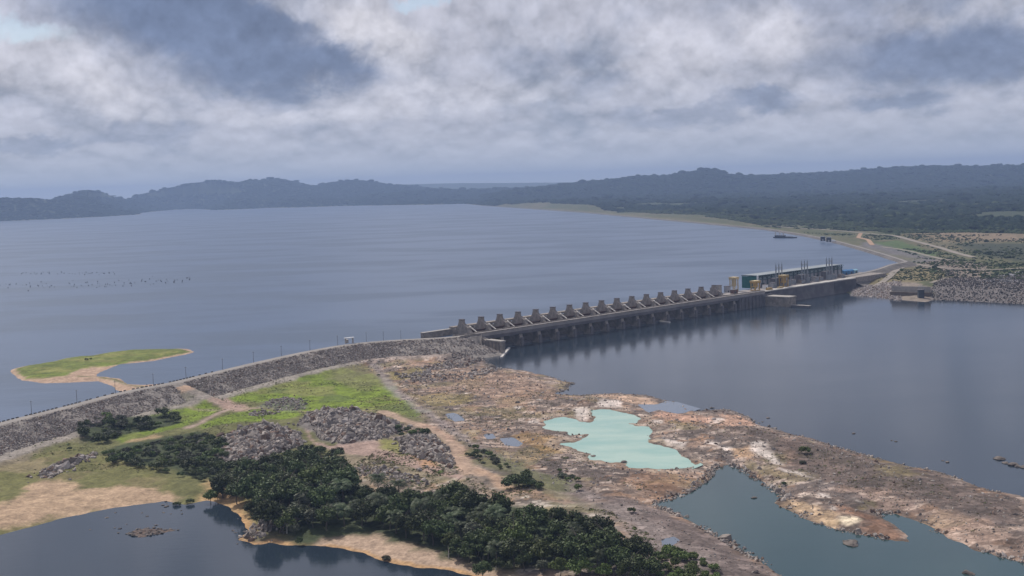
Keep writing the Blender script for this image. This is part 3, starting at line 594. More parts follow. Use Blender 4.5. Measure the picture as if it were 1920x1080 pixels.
offs = [(-24, -9), (-14, -2.5)] + [(-4.6 - 9.4 * t, 3 - 5.4 * t) for t in (.75, .5, .25, 0)] + [(4.6, 3)] + [(4.6 + i * 1.6, 3 - i * 1.6 / 1.95) for i in range(1, 20)] + [(39, -15)]
e1 = empty('embankment_dam', (A1[len(A1)//2][0], A1[len(A1)//2][1], 0), 'long grey riprap embankment with a crest road curving to the left edge', 'dam')
def rel(o, par):
    o.parent = par; o.matrix_parent_inverse = par.matrix_basis.inverted() if False else Matrix.Translation(-par.location); return o
rel(sweep('rock_slope', A1, offs, m_rip, None, .35), e1)
rel(sweep('crest_road', A1[:-5], [(-3.9, 3.07), (3.1, 3.07)], m_road, None, 0), e1)
blk = MB()
dd = np.r_[0, np.cumsum(np.linalg.norm(np.diff(A1, axis=0), axis=1))]
tt = np.arange(0, dd[-1] - 20, 3.6)
gx = np.interp(tt, dd, A1[:, 0]); gy = np.interp(tt, dd, A1[:, 1])
for i in range(len(tt) - 1):
    if i % 9 == 4 or rng.random() < .12 or tt[i] > dd[-1] * .62: continue
    t_ = np.array([gx[i + 1] - gx[i], gy[i + 1] - gy[i]]); t_ /= np.linalg.norm(t_); n_ = np.array([t_[1], -t_[0]])
    a = np.array([gx[i], gy[i]]) - n_ * 4.2; b_ = a + t_ * 2.1
    blk.bar((a[0], a[1], 3.45), (b_[0], b_[1], 3.45), .5, .6)
rel(blk.build('guard_stones', m_dark), e1)['kind'] = 'stuff'
e2 = empty('embankment_dam', (A2[60][0], A2[60][1], 0), 'far embankment with a pale road along the right shore of the reservoir', 'dam')
offs2 = [(-20, -8), (-12, -2.5), (-7, .8), (-4.5, 3), (4.5, 3)] + [(4.5 + i * 3, 3 - i * 3 / 2.4) for i in range(1, 8)] + [(40, -12)]
rel(sweep('rock_slope', A2, offs2, simple('far_riprap', (.15, .135, .125), .95, .4, .1), None, .5), e2)
rel(sweep('crest_road', A2[4:], [(-2.5, 3.25), (2.5, 3.25)], m_road, None, 0), e2)

# ---------------------------------------------------------------- draped far tracks
def ribbon(label_name, pts, wid, z, matr, lift=.4):
    P = smooth_line(GP(pts, z), 8); T = np.gradient(P, axis=0); T /= np.linalg.norm(T, axis=1)[:, None]; N = np.c_[T[:, 1], -T[:, 0]]
    rows = [P + N * d for d in (-wid / 2, 0, wid / 2)]
    zc_ = ground(P[:, 0], P[:, 1])
    zr = [np.maximum(ground(q[:, 0], q[:, 1]), zc_) + lift for q in rows]
    V = np.array([np.c_[q, h] for q, h in zip(rows, zr)]); k, n = V.shape[:2]; ix = np.arange(k * n).reshape(k, n)
    Fs = np.stack([ix[:-1, :-1], ix[1:, :-1], ix[1:, 1:], ix[:-1, 1:]], -1).reshape(-1, 4)
    tag(mk(label_name, V.reshape(-1, 3), Fs, matr), kind='structure')
m_trk = simple('pale_track', (.27, .235, .20), .95, .2, .03); m_trk2 = simple('orange_track', (.36, .24, .16), .95, .2, .03)
ribbon('road', [(1440, 425), (1522, 430), (1590, 435), (1675, 442), (1715, 452), (1765, 464), (1795, 474), (1826, 482)], 11, -2.5, m_trk)
ribbon('path', [(1652, 462), (1680, 465), (1710, 471), (1740, 479), (1768, 486), (1800, 488)], 8, -2.5, m_trk)
ribbon('path', [(1614, 438), (1609, 446), (1628, 450), (1636, 460)], 9, -2.5, m_trk2)
ribbon('road', [(1702, 492), (1692, 500), (1676, 510), (1665, 521), (1640, 529)], 9, -1, m_trk, .8)
ribbon('road', [(1700, 493), (1745, 500), (1790, 505), (1850, 507), (1960, 500)], 8, -2, m_trk, .5)
ribbon('path', [(1745, 533), (1775, 524), (1830, 523), (1900, 524)], 5, -4, m_trk, .5)

# ---------------------------------------------------------------- spillway
sp_ = dth('spillway', 0, 0, 0, 'long concrete spillway with a row of towered piers and rusty gates between the two lakes', 'spillway')
NP = 17; U0_ = 18.5
lb(-9, 462, -6.5, 3.6, .2, 3.0).build('road_deck', m_deck, sp_)
for v0 in (-6.5, 3.2): lb(-9, 462, v0, v0 + .35, 3.004, 4.0).build('parapet', m_conc, sp_)
lb(16, 462, 3.0, 3.9, -2.2, .6).build('edge_beam', m_conc_d, sp_)
lb(-10, 15, -3, 4.7, -14, 2.96).build('abutment_wall', m_conc_d, sp_)
lb(17, 408, -40, -34, 5.4, 7.0).build('upstream_bridge', m_conc, sp_)
lb(16, 409, -26, -4, -15, -11).build('sill', m_conc_d, sp_)
pier_prof = [(41, -15), (41, 5.3), (33, 4.6), (20, 4.2), (13, 3.0), (8, 1.6), (6.6, .15), (-2.4, .15), (-2.9, -2.6), (-4.4, -15)]   # local y = -v
tower_prof = [(32, 4.0), (27.4, 9.6), (26.0, 14.0), (22.0, 14.0), (21.4, 10.8), (15.0, 7.2), (12.0, 3.0)]
pm = MB().prism(pier_prof, -2.0, 2.0); tm = MB().prism(tower_prof, -1.7, 1.7)
gm = MB(); n = 7
arc = [(22 - 10 * (1 - math.cos(t)) , -11 + 15.6 * math.sin(t) / math.sin(1.1)) for t in np.linspace(0, 1.1, n)]
gm.prism(arc + [(y - .7, z) for y, z in arc[::-1]], 2.02, 21.98)
for zz in (-6, -2, 1.5):
    gm.bar((2.1, 19, zz), (21.9, 19, zz), .8)
am = MB()
for x in (5, 19):
    for z_ in (-8, -1.5): am.bar((x, 20, z_), (x, 6.5, 1.0), .8)
cm = MB()
for x in (4.2,):
    cm.tube((x, 16.5, 6.8), (x, 7.6, 2.4), .55, .55); cm.tube((x, 18.8, 7.9), (x, 16.5, 6.8), .85, .85)
nose = MB().box(-1.6, 1.6, -5.2, -4.0, -15, -5.5)
mesh_cache = {}
for i in range(NP):
    x = U0_ + 24 * i
    if i == 0:
        P0 = pm.build('pier', m_conc, sp_); T0 = tm.build('hoist_tower', m_conc, P0)
        T0b = MB().box(-2.0, 2.0, 21.6, 26.4, 14.002, 14.5).build('tower_cap', m_conc_d, P0)
        N0 = nose.build('pier_nose', m_conc_d, P0)
        G0 = gm.build('gate', m_rust, sp_); A0_ = am.build('gate_arm', m_dark, G0); C0 = cm.build('hoist_cylinder', m_pale, G0)
        P0.location = (x, 0, 0); G0.location = (x, 0, 0)
    else:
        p = P0.copy(); C.collection.objects.link(p); p.location = (x, 0, 0)
        for s_ in (T0, T0b, N0): q = s_.copy(); C.collection.objects.link(q); q.parent = p
        if i < NP - 1:
            g = G0.copy(); C.collection.objects.link(g); g.location = (x, 0, 0)
            for s_ in (A0_, C0): q = s_.copy(); C.collection.objects.link(q); q.parent = g
# left guide wall and training wall
gw = dth('guide_wall', 15, -30, 0, 'low ribbed concrete wall at the left end of the spillway on the reservoir side', 'wall')
gm_ = lb(-34, 0, -8, -5, -3, 5.0)
for k in range(9): gm_.box(-33 + k * 3.7, -32 + k * 3.7, 4.98, 5.6, -3, 4.8)
gm_.build('ribbed_face', m_conc, gw); lb(-34, 0, -9, -4.4, 5.004, 5.5).build('coping', m_conc_l, gw)
tw = dth('training_wall', 15, 0, 0, 'tall pale concrete wall at the left end of the spillway reaching into the river', 'wall')
m1 = MB().prism([(4, -15), (4, .1), (-4, .1), (-10, -2.2), (-29, -2.6), (-29, -15)], 0, 5.2); m1.build('wall_body', m_conc, tw)
m1 = MB().prism([(-11, -2.25), (-29.6, -2.6), (-29.6, -1.6), (-11, -1.3)], -.5, 6.0); m1.build('coping', m_conc_l, tw)
m1 = MB()
for k in range(6): m1.box(-.35, 0, -27.5 + k * 4.2, -26.9 + k * 4.2, -14, -2.8)
m1.build('rib', m_conc_d, tw)

# ---------------------------------------------------------------- powerhouse block
pw = dth('powerhouse_wall', 475, 0, 0, 'long plain grey concrete wall under the powerhouse deck rising from the river', 'wall')
MB().prism([(28, -15), (28, 2.2), (-1.5, 2.2), (-1.9, -6), (-3.4, -15)], 0, 192).build('wall_body', m_conc_d, pw)
lb(-13, 192, -7, 1.9, 2.204, 3.25).build('deck_slab', simple('bleached_concrete', (.50, .47, .43), .8, .25, .15), pw)
lb(0, 192, -28, -7.004, 2.204, 2.9).build('yard_slab', m_deck, pw)
m1 = MB()
for k in range(25): m1.box(140 + k * 2.1, 140.6 + k * 2.1, -3.2, -1.6, -14, 1.9)
m1.build('buttress', m_conc_d, pw)
ew = dth('end_wall', 410, 0, 0, 'dark ribbed concrete wall joining the spillway to the powerhouse deck', 'wall')
m1 = lb(0, 65, -30, 5, -15, .15)
for k in range(8): m1.box(3 + k * 7, 4.2 + k * 7, -6.2, -4.98, -15, .1)
m1.build('wall_body', m_conc_d, ew)
lb(0, 60, -30, -6.6, .154, 3.0).build('service_deck', m_deck, ew)
pf = dth('outlet_pier', 460, 5, 0, 'square concrete block jutting from the dam into the river beside the powerhouse', 'pier')
m1 = lb(0, 15, 0, 31, -15, -2.6)
for k in range(7): m1.box(-.35, 0, -29 + k * 4.2, -28.2 + k * 4.2, -13.5, -3)
m1.build('block', m_conc, pf); lb(-.6, 15.6, -.5, 31.6, -2.596, -1.6).build('coping', m_conc_l, pf)
lw = dth('low_divider_wall', 464, 37, -13.5, 'low concrete divider wall with a pale top standing in the river off the powerhouse', 'wall')
lb(0, 5, 0, 22, -1, 2.2).build('wall_body', m_conc_d, lw); lb(-.3, 5.3, 0, 22.4, 2.204, 2.7).build('coping', m_conc_l, lw)

ph = dth('powerhouse', 497, -30, 2.9, 'long powerhouse hall with green end wall and open steel frame along the roof', 'building')
L_ = 191
lb(.4, L_, -21.5, 0, -.5, 9.6).build('wall', m_panel, ph)
lb(1.5, L_ - .5, -20.5, -1.2, 9.604, 12.8).build('clerestory', m_panel2, ph)
m1 = lb(-.5, L_ + 1, -22.5, .8, 14.0, 14.7); m1.build('roof_edge', m_gframe, ph)
lb(.5, L_, -21.4, .1, 14.704, 15.0).build('roof', simple('roof_sheet', (.27, .29, .30), .6, .2, .1), ph)
m1 = MB()
for k in range(21):
    x = 1 + k * (L_ - 2) / 20
    m1.box(x - .4, x + .4, -1.0, -.02, 0, 14.0)
    m1.bar((x, -.5, 9.8), (x + 4.7, -.5, 13.9), .35); m1.bar((x + 9.3, -.5, 9.8), (x + 4.7, -.5, 13.9), .35) if k < 20 else None
m1.box(0, L_, -.8, -.04, 9.2, 9.9); m1.build('steel_frame', m_gframe, ph)
lb(-.5, .39, -21.6, 0, -.4, 13.6).build('end_wall', m_green, ph)
lb(-1.8, -.52, 0.2, 2.0, -.4, 15.3).build('corner_column', m_white, ph)
for k in range(9): MB().box(8 + k * 20, 14 + k * 20, -.3, -.0201 , 1.0, 5.5).build('door', m_dark, ph)

def box_unit(u, v, w_, d, h, mt, label, cat, name, group=None):
    o = dth(name, u, v, 2.95, label, cat, group)
    lb(0, w_, -d, 0, 0, h).build('body', mt, o)
    lb(-.2, w_ + .2, -d - .2, .2, h + .004, h + .35).build('lid', m_conc_d, o)
    for k in range(3): MB().tube((w_ * (k + .5) / 3, d * .5, h + .3), (w_ * (k + .5) / 3, d * .5, h + 2.2), .22, .12).build('bushing', m_steel, o)
    m1 = MB()
    for k in range(6): m1.box(.3 + k * (w_ - .6) / 6, .3 + (k + .5) * (w_ - .6) / 6, -.5, -.02, .5, h - .6)
    m1.build('cooling_fins', m_steel, o); return o
ORD = ['first', 'second', 'third', 'fourth', 'fifth', 'sixth', 'seventh', 'eighth', 'ninth', 'tenth', 'eleventh', 'twelfth', 'thirteenth', 'fourteenth']
for k in range(11):
    box_unit(505 + k * 15.5, -14 - (k % 2) * 3, 8.5, 6, [5.5, 4.2, 6.5][k % 3], [m_panel, m_conc, m_steel][k % 3],
             'grey transformer unit on the powerhouse yard, %s from the green end wall' % ORD[k], 'transformer', 'transformer', 'transformers in front of the powerhouse')
for k, (u, nm) in enumerate([(515, 'nearest the green end wall'), (571, 'in the middle of the three'), (628, 'farthest from the green end wall')]):
    o = dth('power_line_gantry', u, -16, 2.95, 'tall three post steel gantry over a grey block, ' + nm, 'gantry', 'power line gantries on the powerhouse yard')
    for j in range(3):
        x = j * 6.3; m1 = MB()
        for a_, b_ in ((-.7, -.7), (.7, -.7), (.7, .7), (-.7, .7)): m1.bar((x + a_, b_, 0), (x + a_ * .35, b_ * .35, 27), .28)
        for q in range(9):
            s_ = .7 - q * .05; m1.bar((x - s_, -s_, q * 3), (x + s_, -s_, q * 3 + 3), .16); m1.bar((x - s_, s_, q * 3 + 3), (x + s_, s_, q * 3), .16)
        m1.bar((x, 0, 27), (x, 0, 29.5), .2); m1.build('post', m_steel, o)
    m1 = MB().bar((-1.5, 0, 23.4), (14.2, 0, 23.4), .5).bar((-1.5, 0, 21.9), (14.2, 0, 21.9), .4)
    for q in range(10): m1.bar((-1.2 + q * 1.5, 0, 21.9), (-.4 + q * 1.5, 0, 23.4), .18)
    m1.build('crossbeam', m_steel, o)
    MB().box(-1.5, 14, 1.4, 7, 0, 10.5).build('fire_wall', m_conc_d, o)
def gantry(name, u, v, w_, d, h, mt, label, roof=True):
    o = dth(name, u, v, 2.95, label, 'gantry crane')
    for x in (0, w_):
        for y in (0, d): MB().bar((x, y, .8), (x, y, h - 2.5), .9).build('leg', mt, o)
    m1 = MB()
    for y in (0, d): m1.bar((-.4, y, .5), (w_ + .4, y, .5), 1.0)
    for x in (0, w_): m1.bar((x, 0, h * .45), (x, d, h * .45), .5); m1.bar((x, 0, 1), (x, d, h * .45), .3)
    m1.build('bogie_beam', mt, o)
    MB().box(-1.0, w_ + 1.0, -1.0, d + 1.0, h - 2.5, h - .3).build('hoist_house', mt, o)
    MB().box(w_ * .2, w_ * .8, d * .2, d * .8, h * .35, h - 2.6).build('machinery', mt, o)
    MB().box(-1.2, w_ + 1.2, -1.2, d + 1.2, h - .29, h + .15).build('house_roof', m_yelp, o)
    return o
gantry('gantry_crane', 448, -28, 6.5, 6.5, 16.5, m_yelp, 'tall faded yellow gantry crane left of the green end wall')
gantry('gantry_crane', 464, -11, 9, 5.5, 11.5, m_yel, 'short yellow gantry crane on the deck below the green end wall')
gantry('gantry_crane', 519, -8, 9, 6, 14, m_yel, 'brownish yellow gantry crane in front of the first transmission gantry')
for k, (u, v, w_, h) in enumerate([(476, -2, 11, 2.6), (500, -2.5, 10, 1.8)]):
    o = dth('stoplog_stack', u, v, 3.26, ['low stack of yellow gate beams beside the short yellow crane', 'flat pale yellow gate beams lying farther along the deck'][k], 'beam stack')
    for q in range(3): MB().box(0, w_ - q * .8, .1 + q * .05, 2.6, q * h / 3 + .01, (q + 1) * h / 3 - .12).build('beam', m_yel if k == 0 else m_yelp, o)
# clutter of the service area left of the crane
for k, (u, v, w_, d, h, mt, lb_, ct) in enumerate([
        (410, -30, 5, 5, 7.0, m_conc, 'squat grey lift house after the last spillway tower', 'lift house'),
        (421, -31, 6, 5, 9.0, m_conc_l, 'pale block with a flat roof between the spillway towers and the cranes', 'service block'),
        (434, -29, 7, 4, 7.0, m_panel, 'grey panelled cabin left of the tall yellow crane', 'cabin'),
        (489, -14, 6, 4, 5.0, m_white, 'small white cabin on the deck in front of the green end wall', 'cabin'),
        (425, -14, 9, 4, 4.2, m_rust, 'rusty brown machinery housing beside the deck road', 'machinery')]):
    o = dth('service_block', u, v, 2.9, lb_, ct)
    lb(0, w_, -d, 0, 0, h).build('wall', mt, o); lb(-.3, w_ + .3, -d - .3, .3, h + .004, h + .4).build('roof', m_conc_d, o)
    MB().box(w_ * .3, w_ * .6, -.06, -.004, 0, 2.3).build('door', m_dark, o)
for k, (u, v, w_, h, mt) in enumerate([(700, -34, 12, 5, m_blue), (716, -36, 13, 4.2, m_blue), (733, -38, 10, 3.4, simple('light_blue_sheeting', (.25, .42, .5), .5, .2, .3))]):
    o = dth('work_shed', u, v, 2.95, ['dark blue site shed next to the far end of the powerhouse', 'middle blue site shed past the powerhouse end', 'low light blue site shed nearest the dark embankment'][k], 'shed', 'site sheds beyond the powerhouse')
    lb(0, w_, -6, 0, 0, h).build('wall', mt, o)
    MB().prism([(-.4, h), (3, h + 1.3), (6.4, h), (6.4, h + .3), (3, h + 1.6), (-.4, h + .3)], -.3, w_ + .3).build('roof', mt, o)
    MB().box(w_ * .4, w_ * .7, -.05, -.004, 0, 2.8).build('door', m_dark, o)
lb2 = dth('site_platform', 692, -16, -4, 'flat gravel platform carrying the blue sheds at the far end of the powerhouse', 'platform')
lb(-24, 60, -32, 14, -9, 6.9).build('fill', m_rip, lb2)

# right bank structures by the water
rb = empty('intake_wall', (*G(1712, 548, -8)[:2], -13.5), 'low brown retaining wall with a pale top on the right bank by the pale riprap', 'wall')
a_ = G(1672, 551, -9)[:2]; b_ = G(1745, 553, -9)[:2]
m1 = MB().bar((a_[0] - G(1712, 548, -8)[0], a_[1] - G(1712, 548, -8)[1], 4.5), (b_[0] - G(1712, 548, -8)[0], b_[1] - G(1712, 548, -8)[1], 4.5), 11, 6); m1.build('wall_body', simple('brown_concrete', (.15, .12, .095), .9, .3, .2), rb)
m1 = MB().bar((a_[0] - G(1712, 548, -8)[0], a_[1] - G(1712, 548, -8)[1], 10.4), (b_[0] - G(1712, 548, -8)[0], b_[1] - G(1712, 548, -8)[1], 10.4), .7, 7); m1.build('coping', m_conc_l, rb)
p_ = G(1728, 562, TW); o = empty('gauge_tower', (p_[0], p_[1], -14), 'slim dark water gauge tower standing on the right bank of the river', 'tower')
MB().box(-3.2, 3.2, 0, 5, 0, 12).build('shaft', m_dark, o); MB().box(-3.8, 3.8, -.6, 5.6, 12.004, 12.8).build('platform', m_conc_d, o)
m1 = MB()
for x in (-3, 0, 3): m1.bar((x, .2, 12.8), (x, .2, 17), .3)
m1.bar((-3, .2, 17), (3, .2, 17), .3); m1.build('frame', m_steel, o)

# ---------------------------------------------------------------- small things round the dam
poles = [(75, 778), (156, 757), (230, 738), (301, 724), (367, 711), (434, 694), (490, 681), (544, 669), (595, 658), (642, 649), (694, 643), (724, 641), (752, 639)]
for k, (x, y) in enumerate(poles):
    p = G(x, y, 3); i = np.argmin(np.hypot(A1[:, 0] - p[0], A1[:, 1] - p[1])); t = A1[min(i + 1, len(A1) - 1)] - A1[i - 1]; t /= np.linalg.norm(t)
    q = A1[i] + np.array([-t[1], t[0]]) * 3.9
    o = empty('utility_pole', (q[0], q[1], 3), 'thin grey pole on the embankment crest road, %s from the left edge' % ORD[k] if k < 12 else 'thin grey crest pole closest to the spillway towers', 'pole', 'poles along the embankment crest', math.atan2(t[1], t[0]))
    MB().tube((0, 0, 0), (0, 0, 8.6), .17, .11).build('post', m_pole, o)
    MB().bar((0, -1.0, 8.2), (0, 1.0, 8.2), .16).build('crossarm', m_pole, o)
    MB().tube((0, -.9, 8.28), (0, -.9, 8.7), .09).tube((0, .9, 8.28), (0, .9, 8.7), .09).build('insulator', m_white, o)
p = G(655, 644, 3); o = empty('gate_portal', (p[0], p[1], 3.1), 'pale checkpoint portal spanning the crest road of the left embankment', 'portal', None, .55)
for x in (-3.4, 3.4): MB().box(x - .45, x + .45, -.5, .5, 0, 4.4).build('post', m_conc_l, o)
MB().box(-4.4, 4.4, -1.2, 1.2, 4.404, 5.1).build('canopy', m_white, o)
MB().box(-2.2, .2, 2.0, 4.2, 0, 2.7).build('booth', m_panel, o); MB().box(-2.5, .5, 1.7, 4.5, 2.704, 2.95).build('booth_roof', m_conc_l, o)
for a0, b0, wd, lab in [((1218, 600.5), (1256, 605), 2.2, 'long pale floating pontoon under the middle of the spillway'), ((955, 653), (940, 671), 1.9, 'pale floating pontoon beside the training wall on the left')]:
    A_ = G(*a0, TW); B_ = G(*b0, TW); d = B_ - A_; L = np.linalg.norm(d); o = empty('pontoon', (A_[0], A_[1], TW), lab, 'pontoon', None, math.atan2(d[1], d[0]))
    for k in range(4): MB().box(L * k / 4 + .15, L * (k + 1) / 4 - .15, -wd / 2, wd / 2, -.4, .9).build('float', m_pale, o)
    m1 = MB().bar((0, -wd / 2 + .1, 1.7), (L, -wd / 2 + .1, 1.7), .12)
    for k in range(9): m1.bar((L * k / 8, -wd / 2 + .1, .8), (L * k / 8, -wd / 2 + .1, 1.7), .1)
    m1.build('railing', m_steel, o)
# work barge at the right shore
A_ = G(1452, 446, 0); B_ = G(1492, 446.5, 0); d = B_ - A_; L = np.linalg.norm(d)
o = empty('work_barge', (A_[0], A_[1], 0), 'long dark work barge with pale masts moored by the right shore of the reservoir', 'barge', None, math.atan2(d[1], d[0]))
MB().prism([(-5, 2.2), (-4, -.5), (4, -.5), (5, 2.2)], 0, L).build('hull', m_dark, o)
MB().box(L * .05, L * .5, -3, 3, 2.204, 5.6).build('deckhouse', m_dark, o); MB().box(L * .55, L * .85, -2.5, 2.5, 2.204, 4.2).build('cargo', m_steel, o)
for x, h in ((.06, 15), (.26, 13), (.42, 12)): MB().bar((L * x, -1.2, 2.2), (L * x, -1.2, h), 1.0).bar((L * x, 1.2, 2.2), (L * x, 1.2, h), .8).bar((L * x, -1.2, h), (L * x, 1.2, h), .8).build('mast', m_pale, o)
# two control houses and a white truck on the far crest
for k, (x, y, lab) in enumerate([(1543, 452, 'dark control house on the far crest road, the left one of the pair'), (1554, 453.5, 'dark control house on the far crest road, the right one of the pair')]):
    p = G(x, y, 3); o = empty('control_house', (p[0], p[1], 3.1), lab, 'control house', 'control houses on the far dam crest', -.3)
    MB().box(-4.5, 4.5, -4, 4, 0, 8.5).build('wall', m_dark, o); MB().box(-5, 5, -4.6, 4.6, 8.504, 9.2).build('roof', m_steel, o)
    MB().box(-1.5, 1.5, -4.06, -4.004, 0, 4).build('door', m_panel, o)
p = G(1563, 454, 3); o = empty('parked_truck', (p[0], p[1], 3.3), 'white box truck parked beside the dark control houses on the far crest', 'truck', None, -.3)
MB().box(-4, 2, -1.3, 1.3, .9, 4.2).build('cargo_box', m_white, o); MB().prism([(-1.2, .9), (1.2, .9), (1.2, 3.0), (-1.2, 3.0)], 2.3, 4.2).build('cab', m_white, o)
for x in (-2.8, 3.1):
    for y in (-1.3, 1.1): MB().tube((x, y, .55), (x, y + .25, .55), .55, n=12).build('wheel', m_dark, o)
# pale culvert stones on the right bank
# ---------------------------------------------------------------- rocks
def rock_mesh(name, seed, sub=2, flat=.6, m=m_rock, link_=False):
    import bmesh
    r_ = np.random.default_rng(seed); bm = bmesh.new(); bmesh.ops.create_icosphere(bm, subdivisions=sub, radius=1)
    pl = [(Vector(r_.normal(size=3)).normalized(), r_.uniform(.45, .8)) for _ in range(9)]
    for v in bm.verts:
        for n_, d_ in pl:
            e = v.co.dot(n_) - d_
            if e > 0: v.co -= n_ * e * .9
        v.co += Vector(r_.normal(size=3)) * .04; v.co.z *= flat; v.co *= 1.25
    me = bpy.data.meshes.new(name); bm.to_mesh(me); bm.free(); me.materials.append(m)
    o = bpy.data.objects.new(name, me)
    if link_: C.collection.objects.link(o)
    return o
def scatter(name, P, scl, rot, vi, protos, label, cat):
    """one 'stuff' object: points that carry instances of a few source meshes"""
    col = bpy.data.collections.new(name + '_kinds')
    for i, p in enumerate(protos): p.name = '%s_%02d' % (name, i); col.objects.link(p)
    me = bpy.data.meshes.new(name); me.vertices.add(len(P)); me.vertices.foreach_set('co', np.asarray(P, np.float32).ravel())
    for nm, ty, dat, key in (('scl', 'FLOAT_VECTOR', scl, 'vector'), ('rot', 'FLOAT_VECTOR', rot, 'vector'), ('vi', 'INT', vi, 'value')):
        a = me.attributes.new(nm, ty, 'POINT'); a.data.foreach_set(key, np.asarray(dat, np.float32 if ty != 'INT' else np.int32).ravel())
    me.update(); o = bpy.data.objects.new(name, me); C.collection.objects.link(o); tag(o, label, cat, kind='stuff')
    ng = bpy.data.node_groups.new(name, 'GeometryNodeTree')
    ng.interface.new_socket('Geometry', in_out='INPUT', socket_type='NodeSocketGeometry'); ng.interface.new_socket('Geometry', in_out='OUTPUT', socket_type='NodeSocketGeometry')
    gi = ng.nodes.new('NodeGroupInput'); go = ng.nodes.new('NodeGroupOutput'); ip = ng.nodes.new('GeometryNodeInstanceOnPoints'); ci = ng.nodes.new('GeometryNodeCollectionInfo')
    ci.inputs['Collection'].default_value = col; ci.inputs['Separate Children'].default_value = True; ci.inputs['Reset Children'].default_value = True
    ip.inputs['Pick Instance'].default_value = True
    def na(nm, ty):
        n_ = ng.nodes.new('GeometryNodeInputNamedAttribute'); n_.data_type = ty; n_.inputs['Name'].default_value = nm; return n_.outputs['Attribute']
    L = ng.links.new
    L(gi.outputs[0], ip.inputs['Points']); L(ci.outputs[0], ip.inputs['Instance']); L(na('vi', 'INT'), ip.inputs['Instance Index'])
    L(na('rot', 'FLOAT_VECTOR'), ip.inputs['Rotation']); L(na('scl', 'FLOAT_VECTOR'), ip.inputs['Scale']); L(ip.outputs[0], go.inputs[0])
    md = o.modifiers.new('scatter', 'NODES'); md.node_group = ng
    return o
def in_poly(P2, n_):
    lo = P2.min(0); hi = P2.max(0); q = rng.uniform(lo, hi, (n_ * 3, 2)); s = sdf(P2, q[:, 0], q[:, 1], 30); return q[s > 0][:n_]
m_rk = [simple('grey_rubble', (.30, .262, .235), .95, .4, .8, (.19, .165, .15), rand=.4), simple('pale_rubble', (.36, .32, .30), .95, .3, .8, rand=.3), simple('brown_rubble', (.20, .14, .11), .95, .4, .8, rand=.4), simple('dark_rubble', (.085, .074, .068), .95, .4, .8, rand=.4)]
rprot = [rock_mesh('r', 50 + k, 1, .7, m_rk[[0, 0, 0, 1, 2, 3][k]]) for k in range(6)]
P, S = [], []
nA = 62000                                                     # downstream face of the left embankment
t = rng.uniform(0, dd[-1] - 4, nA); bx = np.interp(t, dd, A1[:, 0]); by = np.interp(t, dd, A1[:, 1])
TT = np.gradient(A1, axis=0); TT /= np.linalg.norm(TT, axis=1)[:, None]; ii = np.clip(np.searchsorted(dd, t), 0, len(A1) - 1); NN = np.c_[TT[ii, 1], -TT[ii, 0]]
off = rng.uniform(4.8, 31, nA); q = np.c_[bx, by] + NN * off[:, None]
dq = pdist(A1, q[:, 0], q[:, 1], 90); ok = (dq > 4.6) & (q[:, 0] < uv(14, 0)[0] + (uv(14, 0)[1] - q[:, 1]) * 1.0 + 99)
uq = (q - O) @ U; ok &= uq < 13.5
q = q[ok]; zq = np.minimum(3 - np.maximum(dq[ok] - 4.6, 0) / 1.95, 3 - np.maximum(uq[ok] + 8, 0) / 1.5)
P.append(np.c_[q, np.maximum(zq, -12.8)]); S.append(rng.lognormal(-.92, .4, len(q)))
# riprap cone beside the training wall, and rubble heaps
for poly_, n_, smu in [(MOUNDS[0][0], 3400, .0), (MOUNDS[1][0], 4200, .0), (MOUNDS[2][0], 1500, -.1), (MOUNDS[3][0], 350, -.5),
                       (GP([(75, 888), (80, 880), (110, 866), (150, 852), (180, 848), (178, 858), (140, 868), (110, 882), (85, 892)], -9), 260, .1),
                       (GP(Z([(1060, 1000), (1300, 1020), (1480, 1070), (1600, 1120), (1400, 1110), (1100, 1060)], 400, 620, 4), -9), 330, -.3),
                       (GP([(470, 770), (500, 768), (530, 771), (500, 776), (475, 778)], -10), 90, -.2),
                       (GP([(545, 985), (470, 1010), (460, 998), (480, 985), (520, 975)], -12), 260, -.2),
                       (GP([(790, 692), (850, 672), (915, 655), (918, 662), (905, 672), (870, 690), (800, 696)], -11), 900, -.2),
                       (GP([(740, 706), (800, 700), (850, 706), (930, 690), (935, 700), (870, 712), (760, 716)], -11), 420, -.1),
                       (GP([(440, 715), (560, 695), (690, 665), (800, 690), (720, 700), (640, 690), (540, 705), (440, 730)], -10), 900, -.9)]:
    q = in_poly(poly_, n_); q = q + rng.normal(size=q.shape) * rng.exponential(1.6, (len(q), 1)); P.append(np.c_[q, ground(q[:, 0], q[:, 1]) + .1]); S.append(rng.lognormal(smu, .42, len(q)))
# stones strewn over the rock flats and along the shores
q = rng.uniform((-80, 440), (700, 1080), (150000, 2)); 
FL = GP([(700, 690), (900, 690), (1075, 715), (1240, 745), (1400, 775), (1600, 840), (1920, 930), (2100, 980), (2100, 1110), (1920, 1060), (1700, 960), (1500, 960), (1340, 880), (1230, 945), (1470, 1080), (1300, 1100), (1130, 950), (880, 850), (740, 740)], -11)
s = sdf(FL, q[:, 0], q[:, 1], 40) + fbm(q[:, 0], q[:, 1], 40, 3, 50) * 12; dens = .35 + .8 * np.clip(fbm(q[:, 0], q[:, 1], 30, 4, 51), 0, 1)
q = q[(s > -2) & (rng.random(len(q)) < dens)]; zq = ground(q[:, 0], q[:, 1]); wet = np.minimum.reduce([-sdf(Wp, q[:, 0], q[:, 1], 60) for Wp in (W_TQ, W_SM)])
ok = (zq > -13.15) & (wet > 0); q = q[ok]; P.append(np.c_[q, zq[ok]]); S.append(rng.lognormal(-1.15, .5, ok.sum()))
